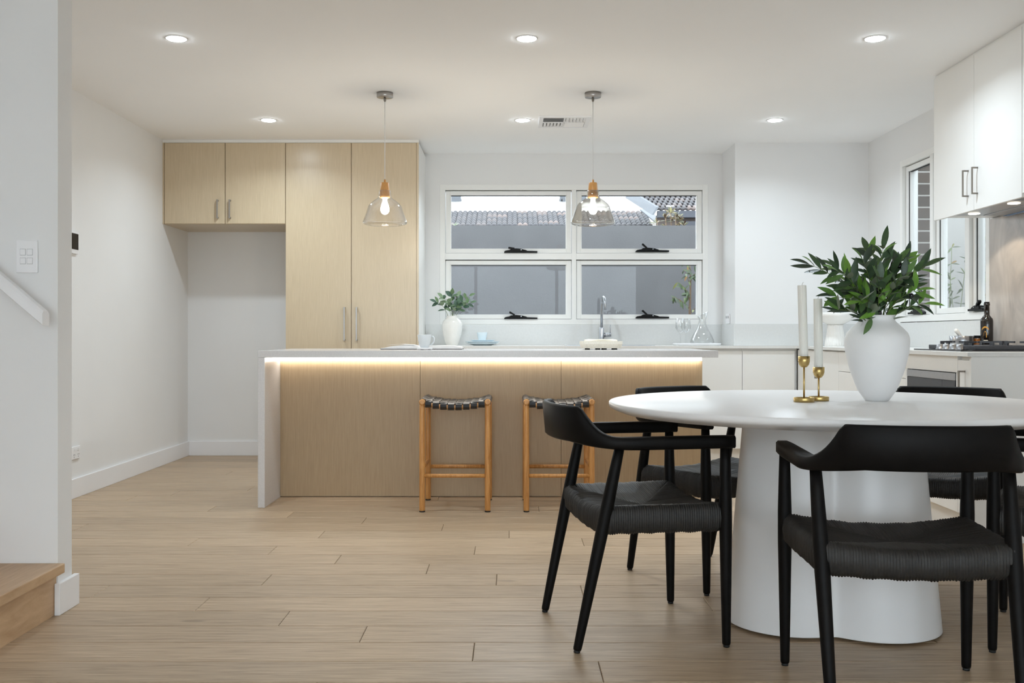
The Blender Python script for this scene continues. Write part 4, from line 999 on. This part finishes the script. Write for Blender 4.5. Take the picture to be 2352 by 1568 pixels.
place_leaf(om[1], ob, Vector((-.03, -.07, .02)), Vector((-.9, -.3, -.25)), Vector((.2, -1, .6)), .95)
eb = thing('eucalyptus_sprigs', 'sprigs of round-leaved eucalyptus in the small white vase', 'foliage', (VX, VY, ZW + .24))
em = [leaf_mesh('euca_leaf_a', .062, .040, EUCA, .1, .08, .95), leaf_mesh('euca_leaf_b', .056, .034, EUCA, .15, .15, .9)]
bouquet(eb, Vector((VX, VY, ZW + .245)), [(-.60, 8.08, 1.275), (-.55, 8.10, 1.31), (-.475, 8.08, 1.335), (-.44, 8.14, 1.32), (-.34, 8.12, 1.325), (-.33, 8.08, 1.27), (-.50, 8.05, 1.27), (-.42, 8.05, 1.26)], em, rl, .050, .95, STEM, .0022, 1.0, .52)

# ------------------------------------------------------------------ outside: behind the sink window
struct(MB().box(-40, 40, -30, 60, -.60, -.30).build('ground', GROUND), 'pale ground outside the house')
struct(MB().box(-8, 8, -12, YR - .13, -.299, -.05).build('bounce_slab', plain('bounce_white', rgb(228, 227, 225), .9)), 'unseen white slab added behind the viewpoint to bounce daylight indoors')  # unseen slab, added to throw daylight up onto the ceiling
fw_ = struct(MB().box(-6, 4.15, 10.2, 10.38, -.30, 2.125).build('wall_boundary', RENDER), 'grey rendered garden wall outside the sink window')
struct(MB().box(4.15, 4.3, 2, 10.6, -.30, 2.9).build('wall_boundary_side', PALER), 'pale rendered garden wall outside the right window')
def roof(name, label, x0, y0, z0, nx, ny, pw, run, rise, skew, cat='roof'):
    r = thing(name, label, cat, (x0, y0, z0))
    n = 12; vs = []
    for j in range(2):
        for i in range(n + 1):
            t = i / n; h = .055 * abs(math.sin(2 * math.pi * t)) ** .8
            vs.append((t * pw, 0 if j == 0 else run + .05, h + (0 if j == 0 else rise + .02)))
    for i in range(n + 1): t = i / n; vs.append((t * pw, .05, .055 * abs(math.sin(2 * math.pi * t)) ** .8 - .05))
    fs = [(i, i + 1, n + 2 + i, n + 1 + i) for i in range(n)] + [(2 * n + 2 + i, 2 * n + 3 + i, i + 1, i) for i in range(n)]
    me = bpy.data.meshes.new('roof_tile'); me.from_pydata(vs, [], fs); me.polygons.foreach_set('use_smooth', [True] * n + [False] * n); me.materials.append(ROOFT); me.update()
    for j in range(ny):
        for i in range(nx):
            o = bpy.data.objects.new('roof_tile', me); COL.objects.link(o); o.parent = r
            o.location = (i * pw + skew * j + (pw / 2 if j % 2 else 0) * 0, j * run, j * rise)
    return r
S30 = 2300 / 30.0
r1 = roof('tiled_roof', 'low roof of wavy grey-pink tiles beyond the garden wall', -2.6, 29.6, 4.20, 22, 7, .31, .26, .093, 0)
MB().box(-2.65, 4.6, 29.75, 31.3, 3.9, 4.19).build('eave', LEADG, r1)
MB().prism([(4.36, 29.55, 4.22), (4.62, 29.55, 4.22), (4.30, 31.5, 4.92), (4.05, 31.5, 4.92)], (0, .03, .05)).build('flashing', LEADG, r1)
r2 = roof('tiled_roof', 'steeper dark tiled roof at the right above the shrub', 4.05, 28.0, 4.50, 9, 7, .30, .24, .10, -.077)
MB().prism([(3.93, 27.95, 4.36), (4.06, 27.95, 4.58), (3.53, 29.7, 5.28), (3.38, 29.7, 5.08)], (.06, -.02, 0)).build('barge_board', LEADG, r2)
MB().box(4.12, 7.2, 28.3, 28.5, -.30, 4.4).build('wall', plain('brown_render', rgb(84, 74, 70), .9, var=.1, scale=20), r2)
MB().box(4.75, 7.2, 28.1, 28.29, 4.08, 4.20).build('gutter', plain('dark_band', rgb(40, 42, 50), .5), r2)
MB().box(4.10, 6.8, 28.02, 28.2, 4.30, 4.49).build('fascia', plain('dark_gutter', rgb(48, 50, 58), .5), r2)
hs_ = thing('weatherboard_house', 'white weatherboard house wall beyond the tiled roof', 'house', (1, 34, 0))
for i in range(13):
    z = 3.2 + i * .27; MB().prism([(-5, 34.0, z), (-5, 33.97, z), (-5, 34.0, z + .268), (-5, 34.06, z + .268), (-5, 34.06, z)], (9.6, 0, 0)).build('board', WEATHER, hs_)
MB().box(3.95, 4.12, 33.92, 33.968, 3.2, 6.6).build('corner_board', WEATHER, hs_)
MB().box(-5, 4.6, 34.065, 34.3, -.30, 6.8).build('wall', WEATHER, hs_)
for a, b in ((-2.3, -1.70), (1.72, 3.0), (1.65, 1.715)):
    MB().box(a, b, 33.93, 33.968, 5.58, 6.5).build('window', LEADG, hs_)
    MB().box(a - .02, b + .02, 33.90, 33.9295, 5.53, 5.60).build('window_sill', LEADG, hs_)
def shrub(name, label, base, clusters, mat, per, L, W, stemmat, rnd, ups=.6):
    t = thing(name, label, 'shrub', base); me = leaf_mesh(name + '_leaf', L, W, mat, .2, .1); b = Vector(base)
    for c in clusters:
        c = Vector(c); pts = bezier(b, Vector((b.x * .5 + c.x * .5, b.y * .5 + c.y * .5, b.z * .35 + c.z * .65)), c, 8)
        st = MB().tube(pts, [.009 * (1 - .6 * i / 8) for i in range(9)], 6).build('stem', stemmat, t)
        for k in range(per):
            d = Vector((rnd.uniform(-1, 1), rnd.uniform(-1, 1), rnd.uniform(-.3, 1) * ups + .25)).normalized()
            place_leaf(me, st, c - b - Vector((0, 0, rnd.uniform(0, L * .8))), d, Vector((rnd.uniform(-.3, .3), -.6, .8)), rnd.uniform(.7, 1.1))
    return t
rs = random.Random(9)
cl = [(1.60 + i * .062 + rs.uniform(-.02, .02), 11.0 + rs.uniform(-.1, .1), 2.22 + .16 * math.sin(math.pi * (i + .5) / 6) * rs.uniform(.5, 1)) for i in range(6)] + [(1.62 + i * .075, 10.95, 2.16 + rs.uniform(0, .05)) for i in range(5)] + [(1.70 + .06 * i, 11.0, 2.31 + rs.uniform(0, .05)) for i in range(3)]
shrub('croton_shrub', 'bushy yellow and bronze shrub showing above the garden wall', (1.79, 11.0, -.3), cl, CROTON, 9, .085, .026, TWIG, rs)
shrub('succulent_plant', 'pale green succulent tips at the left end of the garden wall', (-.63, 10.9, -.3), [(-.66, 10.9, 2.20), (-.61, 10.9, 2.22), (-.585, 10.9, 2.19), (-.64, 10.9, 2.16)], PALEG, 7, .055, .012, PALEG, rs)
# young tree in front of the grey wall
yt = thing('young_tree', 'young leafy tree tied to a stake outside the lower right pane', 'tree', (1.66, 9.35, -.3))
trk = MB().tube([(1.69, 9.35, -.3), (1.68, 9.35, .6), (1.668, 9.35, 1.2), (1.675, 9.35, 1.5), (1.665, 9.35, 1.75)], [.018, .016, .012, .008, .004], 8).build('trunk', TWIG, yt)
tl = leaf_mesh('young_tree_leaf', .085, .022, BAMBOO, .2, .25)
for (bx2, bz, tx, tz) in ((1.668, 1.25, 1.50, 1.36), (1.67, 1.36, 1.55, 1.50), (1.675, 1.45, 1.60, 1.62), (1.672, 1.50, 1.75, 1.60), (1.668, 1.58, 1.60, 1.70), (1.668, 1.2, 1.80, 1.30), (1.67, 1.3, 1.62, 1.44)):
    A = Vector((bx2, 9.35, bz)); B = Vector((tx, 9.32, tz)); pts = bezier(A, A.lerp(B, .5) + Vector((0, 0, .05)), B, 8)
    bb = MB().tube(pts, [.004 * (1 - .6 * i / 8) for i in range(9)], 5).build('twig', TWIG, yt)
    for i in range(2, 9):
        for s_ in (-1, 1):
            if rs.random() < .75: place_leaf(tl, bb, pts[i] - Vector((1.66, 9.35, -.3)), Vector((rs.uniform(-.5, .5), rs.uniform(-.5, .1), rs.uniform(-.9, .3))), Vector((0, -.8, .5)), rs.uniform(.6, 1))
# ------------------------------------------------------------------ outside: right window
bp = thing('brick_pier', 'brown brick pier with pale joints outside the right window', 'brick pier', (3.02, 7.36, -.3))
MB().box(2.958, 3.060, 7.296, 7.70, -.3, 2.9).build('mortar_core', MORTAR, bp)
bm_ = MB().box(0, .108, 0, .23, 0, .074, .002).build('brick', BRICK, bp, False); bme = bm_.data; first = True
bm_2 = MB().box(0, .108, 0, .168, 0, .074, .002).build('brick', BRICK, bp, False)
for k in range(30):
    z = -.29 + k * .086
    for j, (src, yy) in enumerate(((bme, 7.290), (bm_2.data, 7.532)) if k % 2 == 0 else ((bm_2.data, 7.290), (bme, 7.470))):
        if k == 0: o = bm_ if j == 0 else bm_2
        else: o = bpy.data.objects.new('brick', src); COL.objects.link(o); o.parent = bp
        o.location = Vector((2.956, yy, z)) - Vector((3.02, 7.36, -.3))
shrub_t = thing('bamboo_clump', 'slender narrow-leaved plant outside the right window', 'plant', (3.68, 8.3, -.3))
bl = leaf_mesh('bamboo_leaf', .095, .017, BAMBOO, .2, .25)
for i in range(9):
    x = 3.48 + .045 * i; y = 8.3 + rs.uniform(-.2, .2); top = 1.55 + rs.uniform(-.1, .35)
    pts = bezier(Vector((x, y, -.3)), Vector((x + rs.uniform(-.05, .05), y, .8)), Vector((x + rs.uniform(-.12, .12), y, top)), 14)
    cn = MB().tube(pts, [.005 * (1 - .6 * q_ / 14) for q_ in range(15)], 5).build('cane', STEM, shrub_t)
    for q_ in range(7, 15):
        for s_ in range(3):
            place_leaf(bl, cn, pts[q_] - Vector((3.68, 8.3, -.3)), Vector((rs.uniform(-1, 1), rs.uniform(-.7, .4), rs.uniform(-.5, .7))), Vector((0, -.8, .5)), rs.uniform(.6, 1.1))
